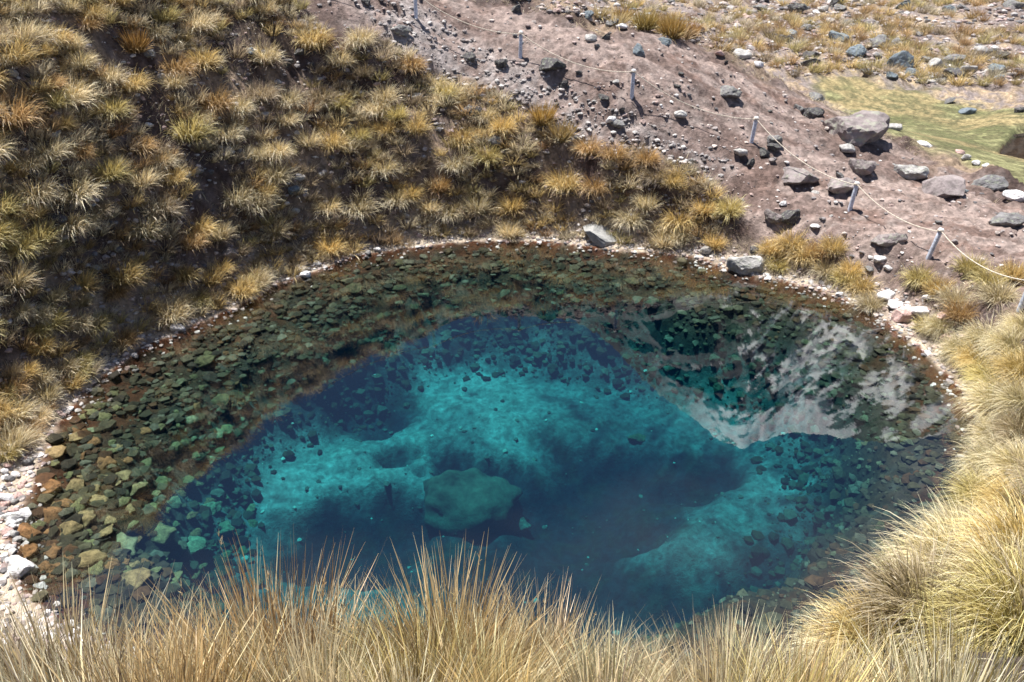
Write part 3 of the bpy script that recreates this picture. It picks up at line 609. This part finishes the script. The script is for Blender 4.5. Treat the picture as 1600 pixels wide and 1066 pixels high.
# loose straw on all land near the pond
def loose(n, cond, l0, l1, wd, pal, box, zofs=0.0):
    x = rng.uniform(box[0], box[1], n); y = rng.uniform(box[2], box[3], n); ok = cond(x, y); x, y = x[ok], y[ok]
    v, f, c = blades(rs, len(x), .001, l0, l1, .95, .7, wd, 2, lean=(.1, -.1), curl=.6, pal=pal)
    q = np.repeat(np.stack([x, y, zat(x, y) + zofs], -1), 6, 0); return v + q, f, c
landc = lambda x, y: (gat(GS, x, y) > .2) & (gat(GP, x, y) < .25) & (gat(GM, x, y) < .3)
cl = lambda x, y: landc(x, y) & (fbm(x * .9, y * .9, 101, 5, .6) > .46)
parts.append(loose(90000, cl, .10, .30, .012, STRAW, (-14, 12, 11, 32)))
parts.append(loose(30000, lambda x, y: landc(x, y) & (x > 3), .12, .35, .01, STRAW, (3, 16, -2, 20)))
parts.append(loose(26000, lambda x, y: landc(x, y) & (y < 12) & (y > 4), .12, .35, .008, STRAW, (-12, 12, .6, 13)))
parts.append(loose(9000, lambda x, y: (gat(GS, x, y) > .08) & (gat(GS, x, y) < .9) & (gat(GP, x, y) < .4) & (x < 6), .08, .22, .012, ([.3, .25, .15], [.70, .60, .45]), (-10, 6, 8, 22)))
v, f, c = join(parts)
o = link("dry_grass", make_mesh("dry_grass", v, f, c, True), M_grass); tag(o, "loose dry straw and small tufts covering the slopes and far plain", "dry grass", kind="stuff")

# ------------------------------------------------------------------ rocks
def ico(sub):
    import bmesh
    bm = bmesh.new(); bmesh.ops.create_icosphere(bm, subdivisions=sub, radius=1); bm.verts.ensure_lookup_table()
    v = np.array([q.co[:] for q in bm.verts]); f = np.array([[q.index for q in p.verts] for p in bm.faces]); bm.free(); return v, f
IV, IF = ico(4); IV3, IF3 = ico(3); IV1, IF1 = ico(1)
def rock_shape(v0, seed, cuts=11, rough=.10, flat=1.0, tight=.50):
    r = np.random.RandomState(seed); v = v0 * np.array([1, r.uniform(.65, .95), r.uniform(.55, .8) * flat])
    for _ in range(cuts):
        nn = r.normal(0, 1, 3); nn /= np.linalg.norm(nn); h = r.uniform(tight, tight + .28) * np.linalg.norm(nn * [1, .8, .65 * flat])
        d = v @ nn - h; v = v - np.clip(d, 0, None)[:, None] * nn * .94
    o = r.uniform(0, 50, 3)
    nz = np.array([mnoise.fractal(Vector(p * 1.7 + o), 1.0, 2.1, 5) for p in v]) if rough > 0 else 0
    nz = np.atleast_1d(nz)
    v = v * (1 + rough * nz)[:, None] if rough > 0 else v
    v /= (v[:, 0].max() - v[:, 0].min()) / 2
    return v
rockp = [make_mesh("rock", rock_shape(IV, 300 + i, 13 + i % 5, .22), IF, None, False) for i in range(9)]
stonep = [make_mesh("stone", rock_shape(IV3, 400 + i, 11, .16, 1.0, .58), IF3, None, True) for i in range(8)]
slabp = [make_mesh("slab", rock_shape(IV3, 500 + i, 11, .14, .45), IF3, None, False) for i in range(4)]
moundp = [make_mesh('mound', rock_shape(IV, 627, 8, .26, 1.0, .66), IF, None, True)]
subp = [make_mesh('bed_stone', rock_shape(IV3, 640 + i, 10, .34, .8, .50), IF3, None, True) for i in range(12)]
M_sub = rock_material('algae_stone', .0)
for n_ in M_sub.node_tree.nodes:
    if n_.type == 'MAP_RANGE': n_.inputs[3].default_value = .25; n_.inputs[4].default_value = 1.9
for m_ in moundp + subp: m_.materials.append(M_sub)
for m_ in rockp: m_.materials.append(M_rock)
for m_ in stonep + slabp: m_.materials.append(M_stone)
RC = {'grey': (.17, .165, .17), 'dark': (.075, .07, .075), 'mauve': (.215, .185, .185), 'light': (.38, .37, .36), 'white': (.62, .61, .62), 'pink': (.52, .36, .33), 'red': (.25, .10, .07), 'blue': (.14, .17, .20)}
CW = {'grey': 'grey', 'dark': 'dark', 'mauve': 'mauve-grey', 'light': 'pale grey', 'white': 'whitish', 'pink': 'pinkish', 'red': 'reddish', 'blue': 'blue-grey'}
rrecs = []; rocks_xy = []
def rock(px, py, wpx, colr, typ='rock', label=None, zs=1.0, pl="", sink=.3, group=None, name="rock", cat="rock", rot=None, tiltv=.25, dry=True):
    xy, t, d = cast(px, py); x, y = xy[0]; dep = float(t[0]); r = wpx * dep / FPX / 2
    protos = {'rock': rockp, 'stone': stonep, 'slab': slabp, 'mound': moundp, 'sub': subp}[typ]
    o = link(name, protos[int(rng.integers(len(protos)))]); zz = float(zat(x, y))
    o.scale = (r, r * rng.uniform(.9, 1.1), r * zs); o.rotation_euler = (rng.normal(0, tiltv), rng.normal(0, tiltv), rng.uniform(-.5, .5) if rot is None else rot)
    h = r * zs * (.62 if typ != 'slab' else .28)
    o.location = (x, y, zz + h * (1 - 2 * sink))
    c = RC[colr] if isinstance(colr, str) else colr; j = rng.uniform(.88, 1.12); o.color = (c[0] * j, c[1] * j, c[2] * j, 1)
    tag(o, label, cat, group); rocks_xy.append((x, y, r))
    if label is None: rrecs.append((o, px, py, CW.get(colr, 'olive'), pl))
    return o
named = [(1336, 212, 98, 'mauve', 'rock', .82, "largest boulder, mauve-grey with green lichen, beside the dirt path above the rope"), (1270, 182, 34, 'dark', 'rock', .8, "dark split rock touching the upper left end of the largest boulder"),
         (1276, 157, 25, 'grey', 'rock', .8, "small grey rock perched above the dark split rock"), (1247, 284, 62, 'mauve', 'rock', .8, "broad mauve boulder between the fourth and fifth rope posts"),
         (1344, 268, 38, 'mauve', 'rock', 1.0, "square-topped mauve rock just right of the fifth rope post"), (1312, 300, 54, 'mauve', 'rock', .8, "cracked mauve boulder just left of the fifth rope post"),
         (1420, 274, 44, 'light', 'rock', .8, "long lichen-pale rock lying right of the square-topped rock"), (1478, 300, 66, 'mauve', 'slab', 1.6, "overhanging flat slab with black shadow under it on the path"),
         (1572, 352, 52, 'grey', 'rock', .9, "grey lichened boulder near the right edge beside the path"), (1548, 285, 52, 'grey', 'rock', .7, "wide grey rock heap at the foot of the meadow"),
         (1590, 308, 38, 'white', 'slab', 1.3, "flat white slab at the right edge by the meadow"), (1387, 378, 52, 'mauve', 'rock', .7, "low mauve rock with a dark hollow beside the trail"),
         (1234, 345, 32, 'dark', 'rock', 1.0, "dark purple rock above the tufts left of the trail"), (1160, 418, 50, 'light', 'rock', .9, "pale grey boulder standing at the waterline of the far shore"),
         (938, 376, 58, 'grey', 'slab', 1.0, "long tilted pale slab on the far shore among tufts"), (862, 108, 44, 'dark', 'rock', .85, "dark boulder between the second and third rope posts"),
         (1140, 147, 38, 'grey', 'rock', .6, "grey rock with black underside on the path above the fourth post"), (1078, 50, 52, 'mauve', 'rock', .7, "large humped mauve boulder at the near edge of the plain"),
         (1409, 103, 38, 'blue', 'rock', 1.2, "tall blue-grey boulder standing amid the tufts of the plain"), (1459, 110, 26, 'light', 'slab', 2.6, "pale leaning slab right of the tall blue-grey boulder"),
         (1485, 100, 36, 'grey', 'rock', .8, "grey rock behind the pale leaning slab on the plain"), (1560, 112, 28, 'blue', 'rock', 1.0, "rounded blue-grey boulder on bare ground of the plain at right"),
         (1511, 178, 28, 'blue', 'stone', .7, "lone blue-grey stone on the yellow edge of the meadow"), (1440, 225, 32, 'white', 'slab', 1.0, "flat white stone below the green meadow"),
         (625, 55, 32, 'grey', 'rock', .9, "grey boulder just left below the first rope post"), (735, 178, 34, 'dark', 'rock', .8, "dark rock nestled in tufts below the crest"),
         (1412, 494, 42, 'pink', 'slab', 1.5, "largest pink slab where the trail meets the pond"), (1478, 499, 28, 'pink', 'slab', 1.5, "pink slab between tufts right of the largest pink slab"), (1481, 527, 24, 'pink', 'slab', 1.8, "smaller pink slab below the other pink slabs"),
         (32, 812, 42, 'white', 'rock', .9, "white boulder on the left shore beside brown submerged stones"), (32, 892, 46, 'white', 'rock', 1.0, "rounded white boulder at the lower left behind the foreground grass"),
         (62, 918, 32, 'white', 'rock', .8, "white rock leaning against the lower left rounded boulder"), (32, 328, 30, 'light', 'rock', .9, "pale lichened rock on the hillside at the left edge")]
for px, py, w_, c_, ty, zs, lab in named:
    o = rock(px, py, w_, c_, ty, lab, zs, group=None, tiltv=.12, sink=.2)
    if px < 1600 and py > 190: o.location.z -= .06
    if px == 938: o.rotation_euler = (.25, .42, -.1); o.color = (.30, .30, .295, 1); o.location.z += .08
    if px == 1459: o.rotation_euler = (.1, -.6, .2)
more = [(1211, 222, 24, 'grey'), (1208, 235, 22, 'dark'), (1323, 232, 26, 'light'), (1205, 348, 28, 'mauve'), (1224, 317, 13, 'white'), (1274, 354, 15, 'white'), (1373, 405, 19, 'white'), (1387, 422, 15, 'white'),
        (1386, 468, 30, 'white'), (1400, 479, 30, 'white'), (1436, 489, 31, 'white'), (1311, 461, 14, 'white'), (1104, 393, 22, 'light'), (998, 87, 21, 'blue'), (1063, 178, 21, 'light'), (945, 155, 20, 'dark'), (955, 196, 18, 'white'), (966, 202, 22, 'grey'),
        (923, 60, 19, 'light'), (947, 62, 16, 'dark'), (1039, 71, 21, 'blue'), (806, 18, 20, 'dark'), (1125, 82, 17, 'pink'), (882, 132, 19, 'dark'), (972, 173, 11, 'dark'), (1194, 242, 18, 'dark'), (1156, 238, 23, 'light'), (1172, 258, 17, 'dark'), (971, 47, 19, 'white'),
        (1156, 92, 31, 'light'), (1185, 103, 16, 'white'), (1339, 87, 28, 'blue'), (1510, 112, 25, 'light'), (1560, 125, 20, 'blue'), (1355, 118, 19, 'grey'), (1395, 124, 21, 'blue'), (1470, 129, 23, 'dark'), (1483, 161, 18, 'grey'), (1592, 175, 16, 'dark'),
        (1499, 240, 16, 'pink'), (1510, 250, 17, 'light'), (1525, 257, 14, 'white'), (1540, 258, 13, 'white'), (1308, 64, 29, 'blue'), (1370, 72, 33, 'grey'), (1305, 8, 29, 'dark'), (1424, 116, 21, 'blue'), (1395, 202, 25, 'light'), (1230, 65, 21, 'dark'),
        (735, 88, 25, 'dark'), (783, 102, 19, 'dark'), (449, 99, 22, 'dark'), (470, 76, 26, 'dark'), (524, 103, 17, 'light'), (766, 164, 15, 'light'), (415, 186, 16, 'light'), (652, 157, 19, 'light'), (475, 36, 22, 'grey'), (573, 9, 15, 'dark'), (776, 218, 24, 'grey'),
        (24, 132, 20, 'light'), (235, 93, 22, 'grey'), (252, 124, 17, 'light'), (356, 233, 22, 'light'), (390, 78, 19, 'blue'), (232, 196, 15, 'white'), (87, 210, 19, 'light'), (65, 119, 11, 'light'), (90, 357, 34, 'dark'), (43, 369, 21, 'grey'), (53, 404, 27, 'light'),
        (117, 457, 28, 'grey'), (306, 262, 22, 'grey'), (341, 360, 14, 'light'), (358, 395, 29, 'mauve'), (270, 495, 19, 'white'), (277, 514, 23, 'white'), (459, 291, 20, 'blue'), (503, 284, 15, 'light'), (462, 335, 15, 'light'), (468, 423, 22, 'light'), (478, 431, 19, 'white'),
        (423, 429, 17, 'light'), (495, 410, 13, 'white'), (590, 394, 12, 'white'), (575, 398, 12, 'light'), (199, 545, 18, 'white'), (147, 571, 11, 'light'), (10, 782, 27, 'white'), (1275, 300, 14, 'light'), (1357, 430, 14, 'grey'), (1447, 470, 16, 'white'), (1504, 300, 15, 'blue'), (1180, 388, 18, 'dark')]
def zone_pl(px, py, x, y):
    if gat(GS, x, y) < .7: return "on the shore of the pond"
    if gat(GP, x, y) > .4: return "on the dirt slope"
    if math.hypot(x, y) > 28: return "on the far plain"
    if px > 1150 and py > 380: return "beside the trail"
    return "on the back hillside"
for px, py, w_, c_ in more:
    xy, t, d = cast(px, py); rock(px, py, w_, c_, 'rock' if c_ in ('grey', 'dark', 'mauve', 'blue') else 'stone', None, rng.uniform(.7, 1.0), zone_pl(px, py, *xy[0]), .22, "loose rocks round the pond")
# shore cobbles at the left
for i in range(46):
    t_ = i / 46; px = rng.uniform(-8, 66 - 46 * max(0, (t_ - .2))); py = 690 + 190 * t_ + rng.normal(0, 6)
    if px > 62 - (py - 690) * .25: px = rng.uniform(0, 30)
    rock(px, py, rng.uniform(9, 19), ['white', 'light', 'white', 'pink'][rng.integers(4)] if i % 7 else 'grey', 'stone', None, rng.uniform(.7, 1), "on the left shore", .15, "pale cobbles heaped on the left shore", name="cobble", cat="cobble")
# fill to the wanted number of loose rocks
def fill(poly, n, w0, w1, cols, pl, grp):
    poly = np.array(poly, float); lo, hi = poly.min(0), poly.max(0); k_ = 0
    while k_ < n:
        px, py = rng.uniform(lo[0], hi[0]), rng.uniform(lo[1], hi[1])
        if sdist(poly, np.array([px]), np.array([py]))[0] > 0: continue
        xy, t, d = cast(px, py); x, y = xy[0]
        if not d[0] or gat(GS, x, y) < .1 or any((x - a) ** 2 + (y - b) ** 2 < (r_ * 1.3) ** 2 for a, b, r_ in rocks_xy): continue
        c_ = cols[rng.integers(len(cols))]; w_ = w0 + (w1 - w0) * rng.uniform() ** 2.2
        rock(px, py, w_, c_, 'rock' if c_ in ('grey', 'dark', 'mauve', 'blue') else 'stone', None, rng.uniform(.6, .95), pl, .25, grp); k_ += 1
fill(PLAIN, 95, 9, 30, ['grey', 'blue', 'grey', 'dark', 'mauve', 'light'], "on the far plain", "boulders strewn on the far plain")
fill(HILL, 80, 7, 20, ['grey', 'light', 'dark', 'mauve'], "on the back hillside", "loose rocks round the pond")
fill(PATH[4:], 40, 6, 15, ['mauve', 'grey', 'light', 'dark', 'mauve'], "on the dirt slope", "loose rocks round the pond")
label_all(rrecs, "rock", None)

# pebbles: one mass on land, one under water
def pebbles(xs, ys, rad, cols, sink=.2):
    n = len(xs); base = [rock_shape(IV1, 700 + i, 7, 0, .8, .5) for i in range(14)]
    V = np.empty((n, len(IV1), 3)); a = rng.uniform(0, 6.28, n); ch = rng.integers(0, 14, n); B = np.array(base)[ch]
    c, s_ = np.cos(a)[:, None], np.sin(a)[:, None]; st = rng.uniform(.8, 1.2, (n, 1))
    V[..., 0] = (B[..., 0] * c - B[..., 1] * s_) * rad[:, None] + xs[:, None]; V[..., 1] = (B[..., 0] * s_ + B[..., 1] * c) * rad[:, None] * st + ys[:, None]
    V[..., 2] = B[..., 2] * rad[:, None] * rng.uniform(.7, 1.1, (n, 1)) + (zat(xs, ys) + rad * (.3 - sink))[:, None]
    F = (IF1[None] + (np.arange(n) * len(IV1))[:, None, None]).reshape(-1, 3)
    return V.reshape(-1, 3), F, np.repeat(cols, len(IV1), 0)
def pick_cols(n, pal): p = np.array(pal)[rng.integers(0, len(pal), n)]; return p * rng.uniform(.7, 1.25, (n, 1))
LP = [(.38, .34, .33), (.28, .22, .21), (.50, .48, .47), (.22, .20, .20), (.32, .24, .22), (.46, .40, .37), (.13, .125, .13)]
P1 = []
def px_scatter(poly, n):
    poly = np.array(poly, float); lo, hi = poly.min(0), poly.max(0); px = rng.uniform(lo[0], hi[0], n * 3); py = rng.uniform(lo[1], hi[1], n * 3); ok = sdist(poly, px, py) < 0
    xy, t, d = cast(px[ok][:n], py[ok][:n]); return xy[d], t[d]
xy, t = px_scatter(PATH, 1800); rad = t / FPX * (1.1 + 3.6 * rng.uniform(size=len(t)) ** 3.5); P1.append(pebbles(xy[:, 0], xy[:, 1], rad, pick_cols(len(t), LP)))
xy, t = px_scatter(RUBBLE, 1500); rad = t / FPX * (1.1 + 3.8 * rng.uniform(size=len(t)) ** 2.5); P1.append(pebbles(xy[:, 0], xy[:, 1], rad, pick_cols(len(t), [(.32, .30, .295), (.26, .24, .24), (.42, .40, .39), (.20, .175, .17)])))
xy, t = px_scatter(PLAIN, 4200); rad = t / FPX * (1.4 + 5 * rng.uniform(size=len(t)) ** 3); P1.append(pebbles(xy[:, 0], xy[:, 1], rad, pick_cols(len(t), LP)))
xy, t = px_scatter(HILL, 3200); ok = gat(GS, xy[:, 0], xy[:, 1]) > .1; xy, t = xy[ok], t[ok]; rad = t / FPX * (1.2 + 5 * rng.uniform(size=len(t)) ** 3); P1.append(pebbles(xy[:, 0], xy[:, 1], rad, pick_cols(len(t), LP)))
seg = shore[rng.integers(0, len(shore), 5200)]; off = rng.uniform(-.1, .75, len(seg)); dirn = seg - cen; dirn /= np.linalg.norm(dirn, axis=1)[:, None]; q = seg + dirn * off[:, None] + rng.normal(0, .12, seg.shape)
q = q[q[:, 1] > 6.5]; P1.append(pebbles(q[:, 0], q[:, 1], .02 + .05 * rng.uniform(size=len(q)) ** 2, pick_cols(len(q), LP + [(.5, .48, .47), (.4, .36, .34)])))
v, f, c = join(P1); tag(link("gravel", make_mesh("gravel", v, f, c, False), M_pebble), "loose stones and gravel scattered over path, plain and shore", "gravel", kind="stuff")

# ------------------------------------------------------------------ stones under water
BC = {'brown': (.20, .105, .045), 'tan': (.24, .175, .085), 'olive': (.13, .13, .06), 'green': (.17, .19, .11), 'pale': (.26, .29, .21), 'mound': (.12, .125, .09)}
srecs = []
def sub(px, py, wpx, colr, label=None, zs=.75, sink=.2, typ='sub', pl=""):
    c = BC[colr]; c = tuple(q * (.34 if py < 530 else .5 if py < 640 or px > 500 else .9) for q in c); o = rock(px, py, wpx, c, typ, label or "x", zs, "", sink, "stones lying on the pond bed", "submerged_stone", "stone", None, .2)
    if label is None: srecs.append((o, px, py, {'brown': 'brown', 'tan': 'tan', 'olive': 'olive', 'green': 'greenish', 'pale': 'pale green'}[colr], pl))
    return o
SUBH = [(45, 834, 38, 'brown'), (83, 834, 27, 'brown'), (110, 827, 38, 'tan'), (78, 806, 38, 'brown'), (163, 835, 39, 'tan'), (252, 838, 56, 'olive'), (192, 861, 60, 'green'), (142, 876, 52, 'tan'), (80, 864, 35, 'brown'), (45, 863, 31, 'brown'), (214, 908, 54, 'tan'),
        (299, 857, 52, 'green'), (96, 887, 27, 'brown'), (132, 817, 39, 'tan'), (170, 817, 25, 'tan'), (77, 764, 43, 'brown'), (119, 764, 31, 'tan'), (143, 765, 24, 'tan'), (214, 769, 39, 'tan'), (150, 783, 33, 'tan'), (128, 717, 23, 'brown'), (100, 790, 28, 'brown'), (190, 790, 30, 'olive'),
        (235, 800, 32, 'olive'), (270, 790, 30, 'green'), (330, 800, 40, 'green'), (350, 830, 36, 'green'), (250, 760, 30, 'olive'), (290, 750, 28, 'olive'), (225, 730, 26, 'olive'), (320, 566, 36, 'olive'), (550, 453, 34, 'olive'), (620, 455, 32, 'olive'), (345, 625, 30, 'olive'), (275, 700, 26, 'olive'),
        (805, 432, 22, 'olive'), (910, 432, 20, 'olive'), (985, 442, 30, 'olive'), (1020, 471, 24, 'green'), (1170, 470, 26, 'brown'), (300, 660, 24, 'green'), (340, 680, 28, 'green'), (180, 640, 24, 'olive'), (1310, 545, 24, 'green'), (1350, 560, 26, 'olive'), (505, 565, 22, 'green'), (590, 590, 18, 'green')]
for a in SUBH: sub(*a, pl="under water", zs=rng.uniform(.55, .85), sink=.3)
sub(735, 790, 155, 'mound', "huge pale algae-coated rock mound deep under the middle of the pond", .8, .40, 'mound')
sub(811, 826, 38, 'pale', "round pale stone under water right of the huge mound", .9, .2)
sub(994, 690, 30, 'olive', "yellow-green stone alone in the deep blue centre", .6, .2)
SUBZ = [([(40, 760), (100, 680), (200, 700), (330, 760), (400, 800), (380, 880), (200, 920), (60, 900)], 62, 18, 36, ['tan', 'brown', 'olive']), ([(80, 690), (200, 590), (400, 500), (500, 470), (420, 600), (330, 720), (200, 720)], 62, 10, 26, ['olive', 'olive', 'green', 'brown']),
        ([(430, 480), (560, 415), (800, 400), (1100, 430), (1300, 490), (1400, 560), (1100, 500), (850, 480), (650, 510), (500, 540)], 70, 9, 24, ['olive', 'green', 'brown', 'olive']), ([(1250, 520), (1400, 540), (1490, 640), (1510, 740), (1440, 850), (1300, 900), (1250, 830), (1350, 740), (1300, 600)], 50, 9, 26, ['olive', 'green', 'tan', 'green'])]
k_ = len(srecs)
for poly, n_, w0, w1, cols in SUBZ:
    poly = np.array(poly, float); lo, hi = poly.min(0), poly.max(0); c_ = 0; tries = 0
    while c_ < n_ and tries < 4000:
        tries += 1; px, py = rng.uniform(lo[0], hi[0]), rng.uniform(lo[1], hi[1])
        if sdist(poly, np.array([px]), np.array([py]))[0] > 0: continue
        xy, t, d = cast(px, py); x, y = xy[0]; w_ = w0 + (w1 - w0) * rng.uniform() ** 1.8; r = w_ * t[0] / FPX / 2
        if gat(GS, x, y) > -.15 or any((x - a) ** 2 + (y - b) ** 2 < (r_ * .75 + r * .75) ** 2 for a, b, r_ in rocks_xy): continue
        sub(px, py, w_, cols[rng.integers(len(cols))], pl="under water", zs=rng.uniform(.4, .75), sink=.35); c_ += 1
label_all(srecs, "stone", None)
UW = [(.07, .06, .032), (.045, .04, .022), (.11, .10, .06), (.09, .045, .02), (.035, .03, .02), (.06, .055, .03), (.12, .12, .085)]
m_ = 11000
seg = shore[rng.integers(0, len(shore), m_)]; off = .15 + 2.7 * rng.uniform(size=m_) ** 1.25; dirn = cen - seg; dirn /= np.linalg.norm(dirn, axis=1)[:, None]; q = seg + dirn * off[:, None] + rng.normal(0, .25, seg.shape); ok = gat(GS, q[:, 0], q[:, 1]) < -.1; q = q[ok]
rad = .02 + .12 * rng.uniform(size=len(q)) ** 3.5
cc = pick_cols(len(q), UW) * .65
q3 = np.stack([rng.uniform(-6, 7, 450), rng.uniform(8, 19, 450)], -1); q3 = q3[gat(GS, q3[:, 0], q3[:, 1]) < -2.2]; q = np.concatenate([q, q3]); rad = np.concatenate([rad, .02 + .05 * rng.uniform(size=len(q3)) ** 3]); cc = np.concatenate([cc, pick_cols(len(q3), [(.12, .13, .1), (.05, .05, .04), (.10, .1, .08), (.36, .38, .32)])])
v, f, c = pebbles(q[:, 0], q[:, 1], rad, cc, .1)
tag(link("bed_gravel", make_mesh("bed_gravel", v, f, c, False), M_pebble), "pebbles covering the shallow shelf of the pond bed under water", "gravel", kind="stuff")

# ------------------------------------------------------------------ rope fence
M_post = plain("post_paint", (.52, .56, .66), .6, .38); M_rope = plain("rope_fibre", (.55, .49, .41), .9, .3); M_cap = plain("post_cap", (.70, .71, .75), .5, .1)
def lathe(prof, n=16):
    v = [(r * math.cos(2 * math.pi * j / n), r * math.sin(2 * math.pi * j / n), z) for r, z in prof for j in range(n)]; f = []
    for i in range(len(prof) - 1):
        for j in range(n): f.append([i * n + j, i * n + (j + 1) % n, (i + 1) * n + (j + 1) % n, (i + 1) * n + j])
    f.append(list(range(n))[::-1]); f.append([(len(prof) - 1) * n + j for j in range(n)])
    return v, f
def pymesh(name, v, f, m):
    me = bpy.data.meshes.new(name); me.from_pydata(v, [], f); me.update(); me.materials.append(m)
    me.polygons.foreach_set("use_smooth", [True] * len(me.polygons)); return me
def tube(pts, r, n=8):
    v, f = [], []
    pts = [Vector(p) for p in pts]
    for i, p in enumerate(pts):
        d = (pts[min(i + 1, len(pts) - 1)] - pts[max(i - 1, 0)]).normalized(); s_ = d.cross(Vector((0, 0, 1))); s_ = s_.normalized() if s_.length > 1e-4 else Vector((1, 0, 0)); u = s_.cross(d)
        for j in range(n): a = 2 * math.pi * j / n; v.append(tuple(p + s_ * math.cos(a) * r + u * math.sin(a) * r))
    for i in range(len(pts) - 1):
        for j in range(n): f.append([i * n + j, i * n + (j + 1) % n, (i + 1) * n + (j + 1) % n, (i + 1) * n + j])
    return v, f
PH = .70
pole_me = pymesh("pole", *lathe([(.052, -.35), (.052, 0), (.050, .3), (.051, PH - .02), (.046, PH - .004)]), M_post)
cap_me = pymesh("cap", *lathe([(.056, PH - .035), (.057, PH - .01), (.050, PH + .008), (.02, PH + .014)]), M_cap)
loop_me = pymesh("rope_loop", *tube([(.062 * math.cos(a), .062 * math.sin(a), PH - .055 + .02 * a / 9) for a in np.linspace(0, 12.6, 40)], .011, 6), M_rope)
tops = []
POS = []
xl, yl, zl = mirror(500, 606, 24.0); POS.append((xl, yl, float(zat(xl, yl))))
for px, py, z in POSTS_PX: xy, t, d = cast(px, py); x, y = xy[0]; POS.append((x, y, float(zat(x, y))))
WH = ["post beyond the top of the photo, seen only reflected", "post at the top edge of the photo, first from the left", "second rope post from the left, above the dark boulder", "third rope post from the left, upright on the bare path", "fourth rope post, above the broad mauve boulder", "fifth rope post, between two mauve rocks",
      "sixth rope post, leaning, where the trail leaves the path", "last rope post, cut by the right edge of the photo"]
for i, (x, y, z) in enumerate(POS):
    e = bpy.data.objects.new("fence_post", None); C.objects.link(e); e.location = (x, y, z - .02); ln = [0, .02, .02, .0, .05, .07, .16, .06][i]; e.rotation_euler = (rng.normal(0, .02), ln, 0); sc_ = 1.0; e.scale = (sc_,) * 3
    tag(e, "bluish white " + WH[i], "fence post", "posts of the rope fence")
    for nm, mm in (("pole", pole_me), ("cap", cap_me), ("rope_loop", loop_me)):
        c = bpy.data.objects.new(nm, mm); C.objects.link(c); c.parent = e
    bpy.context.view_layer.update()
    tops.append(Vector((x, y, z - .02)) + Vector((math.sin(ln) * (PH - .05), 0, math.cos(ln) * (PH - .05))))
rp = []
x, y = tops[-1].x + 2.2, tops[-1].y - 2.4; tops2 = tops + [Vector((x, y, float(zat(x, y)) + .62))]
for i in range(len(tops2) - 1):
    a, b = tops2[i], tops2[i + 1]; L_ = (b - a).length
    for j in range(18):
        t_ = j / 18; p = a.lerp(b, t_); p.z -= .30 * min(1, L_ / 3.5) * 4 * t_ * (1 - t_); p.z = max(p.z, float(zat(p.x, p.y)) + .03); rp.append(tuple(p + Vector((0, -.062, 0))))
rp.append(tuple(tops2[-1] + Vector((0, -.062, 0))))
tag(link("rope", pymesh("rope", *tube(rp, .011, 7), M_rope)), "thin tan rope sagging from post to post along the dirt path", "rope")
# the post the rope runs on to, a step outside the frame
e = bpy.data.objects.new("fence_post", None); C.objects.link(e); e.location = (x, y, float(zat(x, y)) - .02); tag(e, "bluish white rope post outside the right edge of the photo", "fence post", "posts of the rope fence")
for nm, mm in (("pole", pole_me), ("cap", cap_me), ("rope_loop", loop_me)):
    c = bpy.data.objects.new(nm, mm); C.objects.link(c); c.parent = e

# ------------------------------------------------------------------ stream beyond the meadow
sq = at_z(*np.array([(1540, 256), (1552, 226), (1580, 211), (1640, 202), (1800, 190), (1800, 272), (1640, 262)], float).T, SZ - .04); zt = SZ - .04
sv_ = [(a[0], a[1], zt) for a in sq] + [(a[0], a[1], zt - 1.2) for a in sq]; n_ = len(sq)
sf = [list(range(n_ - 1, -1, -1)), list(range(n_, 2 * n_))] + [[i, (i + 1) % n_, (i + 1) % n_ + n_, i + n_] for i in range(n_)]
me = bpy.data.meshes.new("stream"); me.from_pydata(sv_, [], sf); me.update()
tag(link("stream", me, water_material("stream_water", (.45, .62, .60), 1.0, 1.6)), kind="structure")
# ------------------------------------------------------------------ done
print("tussocks", len(single), "rest", len(rest), "rocks", len(rrecs), "sub", len(srecs))
